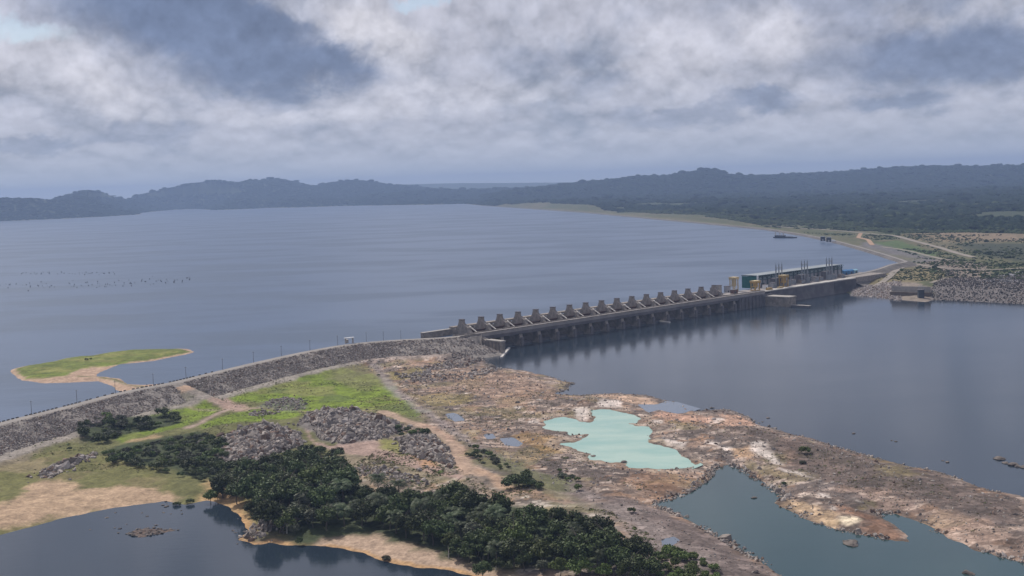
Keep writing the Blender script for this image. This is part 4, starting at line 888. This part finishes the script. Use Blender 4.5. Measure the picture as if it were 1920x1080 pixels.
for Wp, n_ in ((W_MAIN, 30000), (W_CH, 9000)):
    lo = np.maximum(Wp.min(0), (-100, 400)); hi = np.minimum(Wp.max(0), (700, 1120)); q = rng.uniform(lo, hi, (n_ * 4, 2)); s = -sdf(Wp, q[:, 0], q[:, 1], 30)
    q = q[(np.abs(s - 1.2) < 2.6)]; q = q[(fbm(q[:, 0], q[:, 1], 30, 3, 52) > -.25)][:4500]; P.append(np.c_[q, np.maximum(ground(q[:, 0], q[:, 1]), TW - .3)]); S.append(rng.lognormal(-.75, .5, len(q)))
# right bank riprap
for pp, z_, n_, smu in [([(1590, 553), (1600, 536), (1690, 536), (1690, 562), (1640, 556)], -8, 3600, -.2), ([(1745, 548), (1760, 531), (1920, 524), (2150, 522), (2150, 578), (1920, 572), (1755, 564)], -8, 9000, -.35), ([(1765, 510), (1790, 508), (1812, 520), (1780, 524)], -3, 150, -.3)]:
    q = in_poly(GP(pp, z_), n_); P.append(np.c_[q, ground(q[:, 0], q[:, 1]) + .3]); S.append(rng.lognormal(smu, .35, len(q)))
P = np.vstack(P); S = np.concatenate(S)
far_pale = (P[:, 1] > 1300)
vi = rng.choice(5, len(P), p=[.27, .26, .25, .08, .14]); sc = np.c_[S * rng.uniform(.8, 1.3, len(S)), S * rng.uniform(.7, 1.1, len(S)), S * rng.uniform(.7, 1.1, len(S))]
pal = sdf(GP([(1590, 553), (1600, 536), (1690, 536), (1690, 562), (1640, 556)], -8), P[:, 0], P[:, 1], 60) > 0; drk = (P[:, 1] > 1300) & ~pal; vi[drk] = rng.choice([5, 2, 4], drk.sum(), p=[.84, .1, .06]); vi[pal] = rng.choice([3, 4], pal.sum(), p=[.75, .25])
# keep the tracks clear of stones
clear = np.zeros(len(P), bool)
for pts, wd in [([(720, 772), (760, 788), (805, 800), (838, 820), (862, 845), (875, 875), (905, 890)], 9), ([(570, 800), (590, 826), (640, 836), (700, 828), (720, 845), (780, 865), (860, 892)], 8)]:
    clear |= pdist(GP(pts, -10), P[:, 0], P[:, 1], 60) < wd / 2
clear |= pdist([RAMP[0], RAMP[1]], P[:, 0], P[:, 1], 60) < 5.6
P, sc, vi = P[~clear], sc[~clear], vi[~clear]
scatter('rubble', P, sc, rng.uniform(-math.pi, math.pi, (len(P), 3)), vi, rprot, 'loose grey and brown stones on the embankment faces, heaps and rocky flats', 'rubble')

# boulders standing alone in the water
BL = [rock_mesh('boulder', 80 + k, 3, .55) for k in range(4)]
def boulder(x, y, size, label, z=TW, k=0, group=None, flat=1):
    p = G(x, y, z); o = BL[k % 4].copy(); o.name = 'boulder'; C.collection.objects.link(o); o.location = (p[0], p[1], z + size * .08); o.scale = (size, size * .7, size * .6 * flat); o.rotation_euler = (0, 0, k * 1.7)
    return tag(o, label, 'boulder', group)
boulder(1598, 1019, 4.2, 'large dark boulder with a pale cap in the green side channel', k=1); boulder(1413, 934, 1.4, 'small pale topped boulder alone in the upper side channel', k=2)
boulder(1815, 1075, 2.4, 'orange brown boulder in the side channel at the bottom edge', k=3)
boulder(1113, 855, 2.0, 'flat dark boulder in the turquoise pool near its left shore', -11.3, 1, flat=.7); boulder(1169, 867, 1.7, 'round dark boulder at the lower shore of the turquoise pool', -11.3, 2, flat=1.3)
for k, (x, y, s_) in enumerate([(1874, 861, 3.0), (1886, 868, 2.2), (1898, 872, 2.6), (1910, 875, 2.2), (1922, 877, 2.4)]):
    boulder(x, y, s_, 'dark boulder in the chain at the right edge of the river, %s from the left' % ORD[k], k=k, group='boulder chain at the right edge of the river')
for k, (x, y, s_) in enumerate([(1440, 784, 1.3), (1430, 791, 1.0), (1600, 813, 1.1), (1672, 826, .8), (1680, 828, 1.0), (1768, 864, .9), (1776, 867, 1.2), (1072, 720, 2.2), (1063, 724, 1.8), (1204, 742, 2.), (1262, 755, 1.7), (1335, 765, 1.6)]):
    boulder(x, y, s_, 'small dark rock just off the rocky shore of the main river', k=k, group='small rocks in the main river')
for k in range(34):
    x, y = [(270 + rng.normal() * 22, 997 + rng.normal() * 6), (255 + rng.normal() * 40, 960 + rng.normal() * 14), (322 + rng.normal() * 16, 943 + rng.normal() * 7), (455 + rng.normal() * 14, 1005 + rng.normal() * 8)][k % 4 if k % 8 < 7 else 0]
    boulder(x, y, rng.uniform(.35, .95), 'small dark rock breaking the surface of the near pond', k=k, group='small rocks in the near pond')
# rocky islet in the near pond
p = G(276, 998, TW); n = 48; a = np.linspace(0, 2 * math.pi, n, endpoint=False); V = []; Fs = []
for j, rr_ in enumerate(np.linspace(0, 1, 9)[1:]):
    for t in a: 
        ru = rr_ * (1 + .25 * math.sin(3 * t + 1) + .15 * math.sin(7 * t)); X_, Y_ = ru * 9.0 * math.cos(t), ru * 6.5 * math.sin(t)
        V.append((X_, Y_, (1 - rr_ ** 2) * .9 - .25 + float(fbm(np.array(X_ + 50), np.array(Y_), 2.2, 3, 60)) * .7 * (1 - rr_ * .4)))
c0 = len(V); V.append((0, 0, .9))
for j in range(7):
    for i in range(n): Fs.append((j * n + i, j * n + (i + 1) % n, (j + 1) * n + (i + 1) % n, (j + 1) * n + i)[::-1])
for i in range(n): Fs.append((c0, i, (i + 1) % n))
isl = mk('rock_islet', V, Fs, simple('islet_rock', (.16, .115, .095), .95, .5, .9, (.07, .06, .055), bump=.8)); isl.location = (p[0], p[1], TW); tag(isl, 'low brown rock islet in the near pond at the bottom left', 'islet')
for k in range(46):
    t = rng.uniform(0, 6.28); rr_ = math.sqrt(rng.random()); o = BL[k % 4].copy(); o.name = 'boulder'; C.collection.objects.link(o)
    o.location = (p[0] + 9 * rr_ * math.cos(t), p[1] + 6.5 * rr_ * math.sin(t), TW + .3 + .5 * (1 - rr_)); s_ = rng.uniform(.3, .95); o.scale = (s_, s_ * .8, s_ * .7); o.rotation_euler = (0, 0, t)
    tag(o, 'loose stone on the brown rock islet in the near pond', 'boulder', 'loose stones on the pond islet')
# dark wreck-like rock block by the training wall
boulder(921, 690, 4.2, 'tall blackish boulder on the shore below the training wall', -11.6, 0, flat=1.7); boulder(933, 694, 3.0, 'low blackish boulder right of the tall one below the training wall', -11.8, 2); boulder(909, 696, 2.6, 'low blackish boulder left of the tall one below the training wall', -11.6, 3)

# drowned trees in the reservoir
st_ = MB().tube((0, 0, -1), (.1, .1, 1.6), .35, .2, 6).tube((.1, .1, 1.4), (.7, .3, 3.0), .18, .08, 5).tube((0, 0, 1.0), (-.5, .2, 2.4), .14, .06, 5)
s0 = st_.build('dead_stump', simple('wet_wood', (.07, .06, .055), .9, .3, 1)); first = True
for k in range(150):
    if k % 3 == 0: x, y = rng.uniform(40, 220), 513 + rng.normal() * 1.2
    else: x, y = rng.uniform(-10, 360), 0; y = 537 - (x > 180) * (x - 180) * .05 - x * .012 + rng.normal() * 3.2
    p = G(x, y, 0); o = s0 if k == 0 else s0.copy()
    if k: C.collection.objects.link(o)
    o.location = (p[0], p[1], 0); f_ = rng.uniform(.35, .95); o.scale = (f_ * 2.6, f_ * 2.6, f_ * .8); o.rotation_euler = (0, 0, rng.uniform(0, 6.3))
    tag(o, 'dark dead stump poking out of the reservoir on the left', 'stump', 'drowned stumps in the reservoir')

# ---------------------------------------------------------------- trees
def foliage(name, col, col2, rand=.42, rough=.55):
    m, nt, b = mat(name); b.inputs['Roughness'].default_value = rough; b.inputs['Specular IOR Level'].default_value = .12 if rough < .8 else .02
    f = nz_(nt, .9, 3); oi = nn(nt, 'ShaderNodeObjectInfo'); c = mix(nt, ramp(nt, f, .35, .65), col, col2)
    hs = nn(nt, 'ShaderNodeHueSaturation'); link(nt, c, hs.inputs['Color']); link(nt, mth(nt, 'ADD', 1 - rand, mth(nt, 'MULTIPLY', oi.outputs['Random'], 2 * rand)), hs.inputs['Value'])
    link(nt, mth(nt, 'ADD', .48, mth(nt, 'MULTIPLY', oi.outputs['Random'], .035)), hs.inputs['Hue']); link(nt, hs.outputs[0], b.inputs['Base Color']); return m
f_dark = foliage('dark_leaves', (.036, .052, .018), (.066, .084, .028)); f_mid = foliage('mid_leaves', (.058, .084, .022), (.10, .125, .034)); f_grey = foliage('grey_leaves', (.060, .068, .044), (.10, .105, .068))
f_palm = foliage('palm_leaves', (.034, .052, .022), (.085, .102, .052)); f_lite = foliage('light_leaves', (.085, .125, .035), (.12, .15, .05)); m_bark = simple('bark', (.13, .11, .09), .9, .3, 1)
m_bpale = simple('pale_bark', (.42, .40, .36), .9, .2, 1)
def crown(r_, rx, rz, cz, nl, per, leaf, m, name='crown'):
    cs = []; 
    for _ in range(nl):
        d = r_.normal(size=3); d /= np.linalg.norm(d); d[2] = abs(d[2]) * .9 - .25; k = r_.uniform(.35, .85); cs.append((d * [rx * k, rx * k, rz * k] + [0, 0, cz], r_.uniform(.26, .44) * rx))
    V = []
    for c_, R_ in cs:
        d = r_.normal(size=(per, 3)); d /= np.linalg.norm(d, axis=1)[:, None]; pos = c_ + d * R_ * r_.uniform(.55, 1.05, (per, 1)) * [1, 1, .8]
        nrm = d + r_.normal(size=(per, 3)) * .55 + [0, 0, .35]; nrm /= np.linalg.norm(nrm, axis=1)[:, None]
        t = np.cross(nrm, r_.normal(size=(per, 3))); t /= np.linalg.norm(t, axis=1)[:, None]; b_ = np.cross(nrm, t)
        s_ = leaf * r_.uniform(.6, 1.3, (per, 1))
        V.append(np.stack([pos - t * s_, pos + b_ * s_ * .55, pos + t * s_, pos - b_ * s_ * .55], 1))
    V = np.concatenate(V).reshape(-1, 3); Fs = np.arange(len(V)).reshape(-1, 4)
    return mk(name, V, Fs, m, link_=False)
def trunk(r_, h, r0, m=m_bark, limbs=6, rx=3):
    m1 = MB(); a = Vector((0, 0, -.5)); pts = [a]
    for k in range(4): a = a + Vector((r_.normal() * .25, r_.normal() * .25, (h + .5) / 4)); pts.append(a)
    for k in range(4): m1.tube(pts[k], pts[k + 1], r0 * (1 - k * .2), r0 * (1 - (k + 1) * .2), 7)
    for k in range(limbs):
        t = r_.uniform(0, 6.28); s_ = pts[2 + k % 3]; m1.tube(s_, s_ + Vector((math.cos(t) * rx * .6, math.sin(t) * rx * .6, h * .28)), r0 * .4, r0 * .12, 5)
    me = MB.build(m1, 'trunk', m); C.collection.objects.unlink(me); return me
def broad(seed, h, rx, m, nl=30, per=75, leaf=.42):
    r_ = np.random.default_rng(seed); return trunk(r_, h * .72, h * .022, rx=rx), crown(r_, rx, h * .46, h * .52, nl, per, leaf, m)
def palm(seed, h):
    r_ = np.random.default_rng(seed); m1 = MB(); m1.tube((0, 0, -.5), (.1, 0, h * .5), .24, .2, 8).tube((.1, 0, h * .5), (.2, .1, h), .2, .18, 8)
    tr = m1.build('trunk', m_bark); C.collection.objects.unlink(tr); V = []
    for k in range(22):
        t = k * 2.4 + r_.uniform(-.2, .2); el_ = r_.uniform(.15, 1.35); L = r_.uniform(3.4, 4.8); dr = np.array([math.cos(t), math.sin(t), 0.])
        side = np.array([-math.sin(t), math.cos(t), 0.]); p_ = np.array([.2, .1, h]); e_ = el_
        for s_ in range(14):
            stp = L / 14; dv = dr * math.cos(e_) + np.array([0, 0, math.sin(e_)]); q_ = p_ + dv * stp; e_ -= .06 + .11 * (s_ / 14) * 1.6
            ll = .95 * math.sin(math.pi * (s_ + 1.2) / 15.5) + .15
            for sg in (-1, 1):
                o_ = side * sg * ll + np.array([0, 0, -ll * .45 + r_.uniform(-.1, .1)]) + dv * ll * .35
                V += [p_, p_ + dv * stp * .55, p_ + dv * stp * .5 + o_, p_ + o_ * .95]
            p_ = q_
    V = np.array(V); return tr, mk('crown', V, np.arange(len(V)).reshape(-1, 4), f_palm, link_=False)
KB = [broad(1, 11, 4.4, f_dark), broad(2, 10, 4.0, f_dark), broad(3, 9, 3.8, f_mid), broad(4, 12, 4.6, f_dark, 34), broad(5, 8, 3.4, f_grey), broad(6, 10, 4.2, f_mid, 26)]
KP = [palm(11, 7.0), palm(12, 8.5), palm(13, 5.5)]
def shrub(seed, h, rx, m, nl=16, per=48, leaf=.28):
    r_ = np.random.default_rng(seed); return trunk(r_, h * .5, .07, limbs=4, rx=rx), crown(r_, rx, h * .5, h * .48, nl, per, leaf, m)
KS = [shrub(21, 3.6, 2.6, f_dark), shrub(22, 3.0, 2.3, f_mid), shrub(23, 2.4, 2.2, f_grey), shrub(24, 2.0, 1.9, f_lite), shrub(25, 4.4, 2.8, f_dark)]
def plant(kind, x, y, name, label, cat, group, s=1., z=None):
    z = float(ground(np.array([x]), np.array([y]))[0]) - .1 if z is None else z
    o = empty(name, (x, y, z), label, cat, group, rng.uniform(0, 6.28)); o.scale = (s * rng.uniform(.9, 1.1), s * rng.uniform(.9, 1.1), s)
    for src in kind:
        c_ = src.copy(); C.collection.objects.link(c_); c_.parent = o; c_.name = src.data.name.split('.')[0]
    return o
def poisson(P2, dmin, nmax, tries=9000):
    lo = P2.min(0); hi = P2.max(0); c_ = rng.uniform(lo, hi, (tries, 2)); c_ = c_[sdf(P2, c_[:, 0], c_[:, 1], 20) > 0]; out_ = []
    for q in c_:
        if all((q[0] - o[0]) ** 2 + (q[1] - o[1]) ** 2 > dmin ** 2 for o in out_): out_.append(q)
        if len(out_) >= nmax: break
    return out_
GROVE = GP([(392, 935), (415, 905), (470, 892), (510, 885), (560, 878), (610, 885), (645, 905), (665, 935), (720, 948), (800, 948), (880, 962), (950, 985), (1020, 1000), (1110, 1010), (1180, 1035), (1222, 1075), (1230, 1110), (1100, 1090), (1000, 1076), (930, 1066),
            (880, 1052), (820, 1028), (760, 1010), (700, 998), (640, 992), (600, 996), (540, 1002), (492, 1002), (478, 975), (450, 945), (420, 930)], -10.5)
pts = poisson(GROVE, 5.8, 285)
for q in pts:
    s = float(sdf(GROVE, np.array([q[0]]), np.array([q[1]]), 30)[0])
    if rng.random() < .24 and s > 1 and q[0] > -90: plant(KP[rng.integers(3)], q[0], q[1], 'palm_tree', 'dark feathery palm standing among the broadleaf trees of the near grove', 'palm tree', 'palms in the near grove', rng.uniform(.95, 1.45))
    else:
        k = rng.choice(6, p=[.24, .2, .14, .22, .1, .1]); lab = {0: 'dense dark tree in the near grove beside the pond', 1: 'dense dark tree in the near grove beside the pond', 3: 'dense dark tree in the near grove beside the pond', 2: 'mid green leafy tree among the darker trees of the near grove', 5: 'mid green leafy tree among the darker trees of the near grove', 4: 'small greyish tree among the darker trees of the near grove'}[int(k)]
        plant(KB[k], q[0], q[1], 'broadleaf_tree', lab, 'tree', lab.split(' in the')[0].split(' among')[0] + 's of the near grove', float(np.clip(rng.lognormal(.2, .26), .65, 1.75)) * (1 if s > 3 else .75))
for x, y, k, s_, lab in [(408, 930, 0, .75, 'rounded dark tree at the left tip of the near grove'), (562, 1014, 1, .45, 'low round tree on the sandy pond shore below the grove'), (905, 1078, 3, .8, 'dark tree standing in front of the grove on the pond shore'),
                         (1265, 1075, 2, .6, 'light green tree at the right end of the grove near the gravel berm'), (1300, 1092, 5, .65, 'light green tree at the bottom edge beside the gravel berm'), (722, 880 + 85, 2, .8, 'bright topped tree at the upper edge of the grove near the dirt track')]:
    q = G(x, y, -11); plant(KB[k], q[0], q[1], 'broadleaf_tree', lab, 'tree', None, s_)
def shrubs(poly_, dm_, n_, kinds, lab, grp, s0=.8, s1=1.2, z=-10):
    for q in poisson(GP(poly_, z), dm_, n_): plant(KS[int(rng.choice(kinds))], q[0], q[1], 'shrub', lab, 'shrub', grp, float(np.clip(rng.lognormal(math.log((s0 + s1) * .62), .28), .4, 2.2)))
shrubs([(142, 820), (165, 800), (215, 792), (260, 795), (300, 782), (330, 776), (335, 790), (300, 800), (250, 815), (180, 832)], 3.4, 46, [0, 2, 1, 4], 'dark bushy shrub in the strip between the embankment and the green meadow', 'shrubs in the strip by the left embankment')
shrubs([(185, 868), (200, 850), (250, 838), (330, 822), (380, 815), (415, 825), (425, 850), (430, 885), (400, 910), (330, 890), (250, 882)], 4.0, 120, [0, 1, 4, 1, 2, 2, 3], 'dark shrub in the big thicket left of the rubble heaps', 'shrubs in the thicket left of the rubble heaps')
shrubs([(420, 880), (520, 860), (580, 840), (640, 850), (645, 880), (600, 885), (500, 885), (430, 900)], 3.8, 46, [0, 4, 0, 1], 'dark shrub between the rubble heap and the near grove', 'shrubs between the heap and the grove')
shrubs([(940, 905), (970, 898), (1010, 910), (1015, 920), (960, 918)], 3.2, 14, [1, 2, 0], 'olive shrub on the dry strip right of the dirt track', 'shrubs on the dry strip by the track')
shrubs([(865, 830), (900, 845), (960, 875), (950, 885), (900, 870), (868, 850)], 4.2, 18, [2, 1, 0], 'low olive shrub on the bank beside the winding dirt track', 'shrubs beside the winding track', .4, .8)
shrubs([(1040, 868), (1060, 880), (1100, 915), (1090, 925), (1050, 895)], 5, 7, [1, 2], 'small shrub on the grey gravel berm', 'shrubs on the gravel berm', .5, .9)
shrubs([(1230, 1040), (1290, 1035), (1350, 1080), (1380, 1110), (1240, 1110)], 3.6, 34, [3, 1, 3], 'light green shrub at the foot of the gravel berm at the bottom edge', 'shrubs below the gravel berm')
shrubs([(735, 790), (780, 795), (800, 815), (770, 815), (745, 808)], 3.5, 14, [0, 1], 'dark shrub on the right flank of the rubble heap', 'shrubs on the rubble heap', .6, .9, -7)
for x, y, k, s_, lab in [(332, 938, 1, .9, 'bright green shrub on the left of the pair by the pond inlet'), (357, 935, 1, 1.0, 'bright green shrub on the right of the pair by the pond inlet'), (723, 1040, 2, 1.0, 'twiggy shrub alone on the pond beach'),
                         (1185, 962, 1, .9, 'olive shrub alone on the gravel berm'), (1510, 850, 1, 1.5, 'green bush on the rocky flats right of the white mud'), (1505, 868, 2, .9, 'small bush below the green bush on the rocky flats'), (131, 846, 0, .7, 'small dark shrub beside the row of black boulders'),
                         (162, 677, 0, .7, 'dark shrub on the grassy island'), (170, 675, 1, .6, 'smaller dark shrub right beside the first on the grassy island'), (1470, 905, 0, .7, 'dark shrub on the flats by the side channel'), (710, 706, 0, .6, 'dark shrub in the upper meadow')]:
    q = G(x, y, 1.5 if y < 690 else -10.5); plant(KS[k], q[0], q[1], 'shrub', lab, 'shrub', None, s_)
for x, y, h_, lab in [(497, 997, 4.2, 'pale bare trunk at the left shore below the grove'), (538, 1003, 4.8, 'white bare trunk beside the low round tree on the shore'), (841, 1050, 5.0, 'pale bare trunk left of the front tree'), (930, 1070, 3.5, 'pale bare trunk right of the front tree')]:
    q = G(x, y, -12.2); zz = float(ground(np.array([q[0]]), np.array([q[1]]))[0]); o = MB().tube((0, 0, -.5), (.15, .1, h_ * .6), .24, .17).tube((.15, .1, h_ * .6), (.0, .2, h_), .17, .07).tube((.12, .1, h_ * .5), (.9, .2, h_ * .8), .1, .04).build('dead_tree', m_bpale)
    o.location = (q[0], q[1], zz); tag(o, lab, 'dead tree')

# weeds and low scrub, a mass nobody could count
wm = [foliage('weed_leaves', (.080, .105, .026), (.115, .135, .038), .4), foliage('dry_weeds', (.11, .095, .045), (.15, .125, .06), .35)]
import bmesh
def tuft(seed, m):
    r_ = np.random.default_rng(seed); V = []
    for _ in range(26):
        d = r_.normal(size=3); d[2] = abs(d[2]); d /= np.linalg.norm(d); c_ = d * [.7, .7, .45]; t = r_.normal(size=3); t /= np.linalg.norm(t); b_ = np.cross(d, t); s_ = r_.uniform(.18, .4)
        V += [c_ - t * s_, c_ + b_ * s_ * .6, c_ + t * s_, c_ - b_ * s_ * .6]
    V = np.array(V); return mk('t', V, np.arange(len(V)).reshape(-1, 4), m, link_=False)
P, S, VI = [], [], []
for pp, z_, n_, th, pale, mu in [([(-100, 960), (0, 860), (140, 840), (330, 760), (430, 725), (640, 685), (760, 760), (800, 790), (640, 800), (560, 780), (430, 800), (420, 860), (330, 880), (250, 890), (140, 880), (60, 900), (0, 925)], -10.3, 9000, .1, .45, -1.0),
                            ([(640, 880), (720, 840), (900, 880), (1010, 930), (1200, 990), (1330, 1090), (1240, 1090), (1150, 960), (900, 925), (700, 905)], -10.5, 4500, -.1, .5, -.7),
                            ([(720, 690), (900, 700), (1060, 740), (1040, 800), (1130, 880), (1250, 930), (1050, 890), (880, 820), (780, 760)], -10.8, 4500, .15, .7, -1.0),
                            ([(1130, 770), (1400, 790), (1900, 950), (1900, 1020), (1500, 930), (1330, 850)], -11, 2200, .3, .7, -1.0),
                            ([(0, 805), (330, 722), (640, 655), (880, 640), (900, 660), (640, 690), (330, 760), (0, 860)], -5, 3000, .2, .5, -.9)]:
    q = in_poly(GP(pp, z_), n_ * 2); q = q[fbm(q[:, 0], q[:, 1], 24, 4, 81) > th + rng.normal(size=len(q)) * .22]; zg = ground(q[:, 0], q[:, 1])
    bk = bank(q[:, 0], q[:, 1], A1, 4.6, 1.95); db = pdist(A1, q[:, 0], q[:, 1], 90); zg = np.maximum(zg, np.where(db < 40, bk, -50))
    wet = np.minimum.reduce([-sdf(Wp, q[:, 0], q[:, 1], 60) for Wp in (W_TQ, W_SM, W_CH, W_MAIN)]); ok = (zg > -12.7) & (wet > 1.5) & (db > 7)
    for tr_, wd in (([(455, 765), (430, 768), (352, 802)], 7), ([(720, 772), (760, 788), (805, 800), (838, 820), (862, 845), (875, 875), (905, 890), (942, 913)], 11)): ok &= pdist(GP(tr_, -10), q[:, 0], q[:, 1], 60) > wd / 2
    ok &= pdist([RAMP[0], RAMP[1]], q[:, 0], q[:, 1], 60) > 6.5
    q, zg = q[ok][:n_], zg[ok][:n_]; P.append(np.c_[q, zg]); S.append(rng.lognormal(mu, .45, len(q))); VI.append(np.where(rng.random(len(q)) < pale, 2 + rng.integers(0, 2, len(q)), rng.integers(0, 2, len(q))))
P = np.vstack(P); S = np.concatenate(S)
scatter('weeds', P, np.c_[S, S, S * .8], np.c_[np.zeros(len(S)), np.zeros(len(S)), rng.uniform(0, 6.28, len(S))], np.concatenate(VI), [tuft(300, wm[0]), tuft(301, wm[0]), tuft(302, wm[1]), tuft(303, wm[1])], 'low weeds and scrub on the meadow, berm and rocky flats', 'weeds')

# ---------------------------------------------------------------- far forest: one object, nobody could count it
def blob_tree(seed, m, sub=2):
    import bmesh
    r_ = np.random.default_rng(seed); bm = bmesh.new(); bmesh.ops.create_icosphere(bm, subdivisions=sub, radius=1); ce = [(Vector(r_.normal(size=3)).normalized(), r_.uniform(.1, .4)) for _ in range(9)]
    for v in bm.verts:
        d = v.co.normalized(); k = .72
        for c_, h_ in ce: k += h_ * max(0, d.dot(c_) - .55) * 2
        v.co = d * k * r_.uniform(.85, 1.15)
    me = bpy.data.meshes.new('c'); bm.to_mesh(me); bm.free(); me.materials.append(m); return bpy.data.objects.new('c', me)
ff = [foliage('forest_leaves', (.013, .021, .011), (.021, .030, .015), .25, .95), foliage('forest_leaves_pale', (.036, .048, .022), (.055, .066, .032), .3, .95)]
fp = [blob_tree(200 + k, ff[0]) for k in range(4)] + [blob_tree(210 + k, ff[1]) for k in range(2)]
P, S, VI = [], [], []
r = 2350.
while r < 13500:
    s = 7.6 + (r - 2400) * .0018; n_ = int(1.12 * r / (s * 1.05)); a = -.56 + 1.12 * (np.arange(n_) + rng.random(n_)) / n_; rad = r + rng.uniform(-.6, .6, n_) * s
    x, y = rad * np.sin(a), rad * np.cos(a); f_ = sdf(FOREST, x, y, 400) + fbm(x, y, 200, 4, 14) * 40; dw = -sdf(W_RES, x, y, 200)
    ok = ((f_ > 0) & (r < 9000) | (r > 8000)) & (dw > 14)
    ok &= (rng.random(n_) < .93) & ~((fbm(x, y, 260, 3, 71) > .62) & (r < 7000))
    x, y, f_ = x[ok], y[ok], f_[ok]; sz = s * .72 * rng.lognormal(0, .22, len(x)); edge = (f_ < 110 + fbm(x, y, 120, 2, 72) * 60) & (y < 5200)
    sz[edge] *= .62; big = rng.random(len(x)) < .03; sz[big] *= 1.3
    zg = ground(x, y); okz = zg > -7; P.append(np.c_[x, y, zg + sz * .2 + big * sz * .4][okz]); S.append(sz[okz])
    v_ = rng.integers(0, 4, len(x)); v_[edge] = 4 + rng.integers(0, 2, edge.sum()); sp2 = (rng.random(len(x)) < .12) & ~edge & (r < 5000); v_[sp2] = 4; VI.append(v_[okz])
    r += s * 1.3
for pp, n_, mu, th in [([(1500, 437), (1640, 440), (1800, 432), (2300, 434), (2300, 500), (1920, 500), (1830, 485), (1700, 455)], 6500, .7, .05), ([(1330, 408), (1420, 416), (1560, 424), (1700, 433), (1600, 434), (1440, 428)], 5000, .9, -.2),
                       ([(1640, 455), (1760, 470), (1830, 490), (2200, 500), (2200, 528), (1780, 522), (1700, 500), (1720, 480)], 3500, .5, .05), ([(1640, 515), (1700, 506), (1765, 508), (1765, 526), (1650, 528)], 700, .3, .0)]:
    q = in_poly(GP(pp, -2.5), n_); q = q[fbm(q[:, 0], q[:, 1], 90, 4, 91) > th + rng.normal(size=len(q)) * .15]; q = q[(-sdf(W_RES, q[:, 0], q[:, 1], 60) > 12) & (pdist(A2, q[:, 0], q[:, 1], 60) > 22)]
    for tr_ in ([(1440, 425), (1522, 430), (1590, 435), (1675, 442), (1715, 452), (1765, 464), (1795, 474), (1826, 482)], [(1652, 462), (1680, 465), (1710, 471), (1740, 479), (1768, 486)], [(1614, 438), (1609, 446), (1628, 450), (1636, 460)], [(1700, 493), (1745, 500), (1790, 505), (1850, 507), (1960, 500)]): q = q[pdist(GP(tr_, -2.5), q[:, 0], q[:, 1], 60) > 9]
    sz = rng.lognormal(mu - .3, .4, len(q)); P.append(np.c_[q, ground(q[:, 0], q[:, 1]) + sz * .2]); S.append(sz); VI.append(rng.choice([0, 1, 4, 5], len(q)))
P = np.vstack(P); S = np.concatenate(S); VI = np.concatenate(VI); print('FOREST', len(P))
scatter('forest', P, np.c_[S, S, S * rng.uniform(.42, .75, len(S)) * np.interp(P[:, 1], [3000, 9000], [1, .6])], np.c_[np.zeros(len(S)), np.zeros(len(S)), rng.uniform(0, 6.28, len(S))], VI, fp, 'dense dark forest covering the far shore and the hills', 'forest')

# ---------------------------------------------------------------- haze
m_hz = bpy.data.materials.new('haze'); m_hz.use_nodes = True; nt = m_hz.node_tree; nt.nodes.clear()
o_ = nn(nt, 'ShaderNodeOutputMaterial'); pv = nn(nt, 'ShaderNodeVolumePrincipled'); pv.inputs['Color'].default_value = (.36, .49, .78, 1); pv.inputs['Density'].default_value = 7.6e-5; pv.inputs['Anisotropy'].default_value = .2
link(nt, pv.outputs[0], o_.inputs['Volume'])
hb = MB().box(-30000, 30000, -600, 23500, -22, 345).build('haze', m_hz); tag(hb, 'thin pale blue haze over the lake and hills', 'haze', kind='stuff')
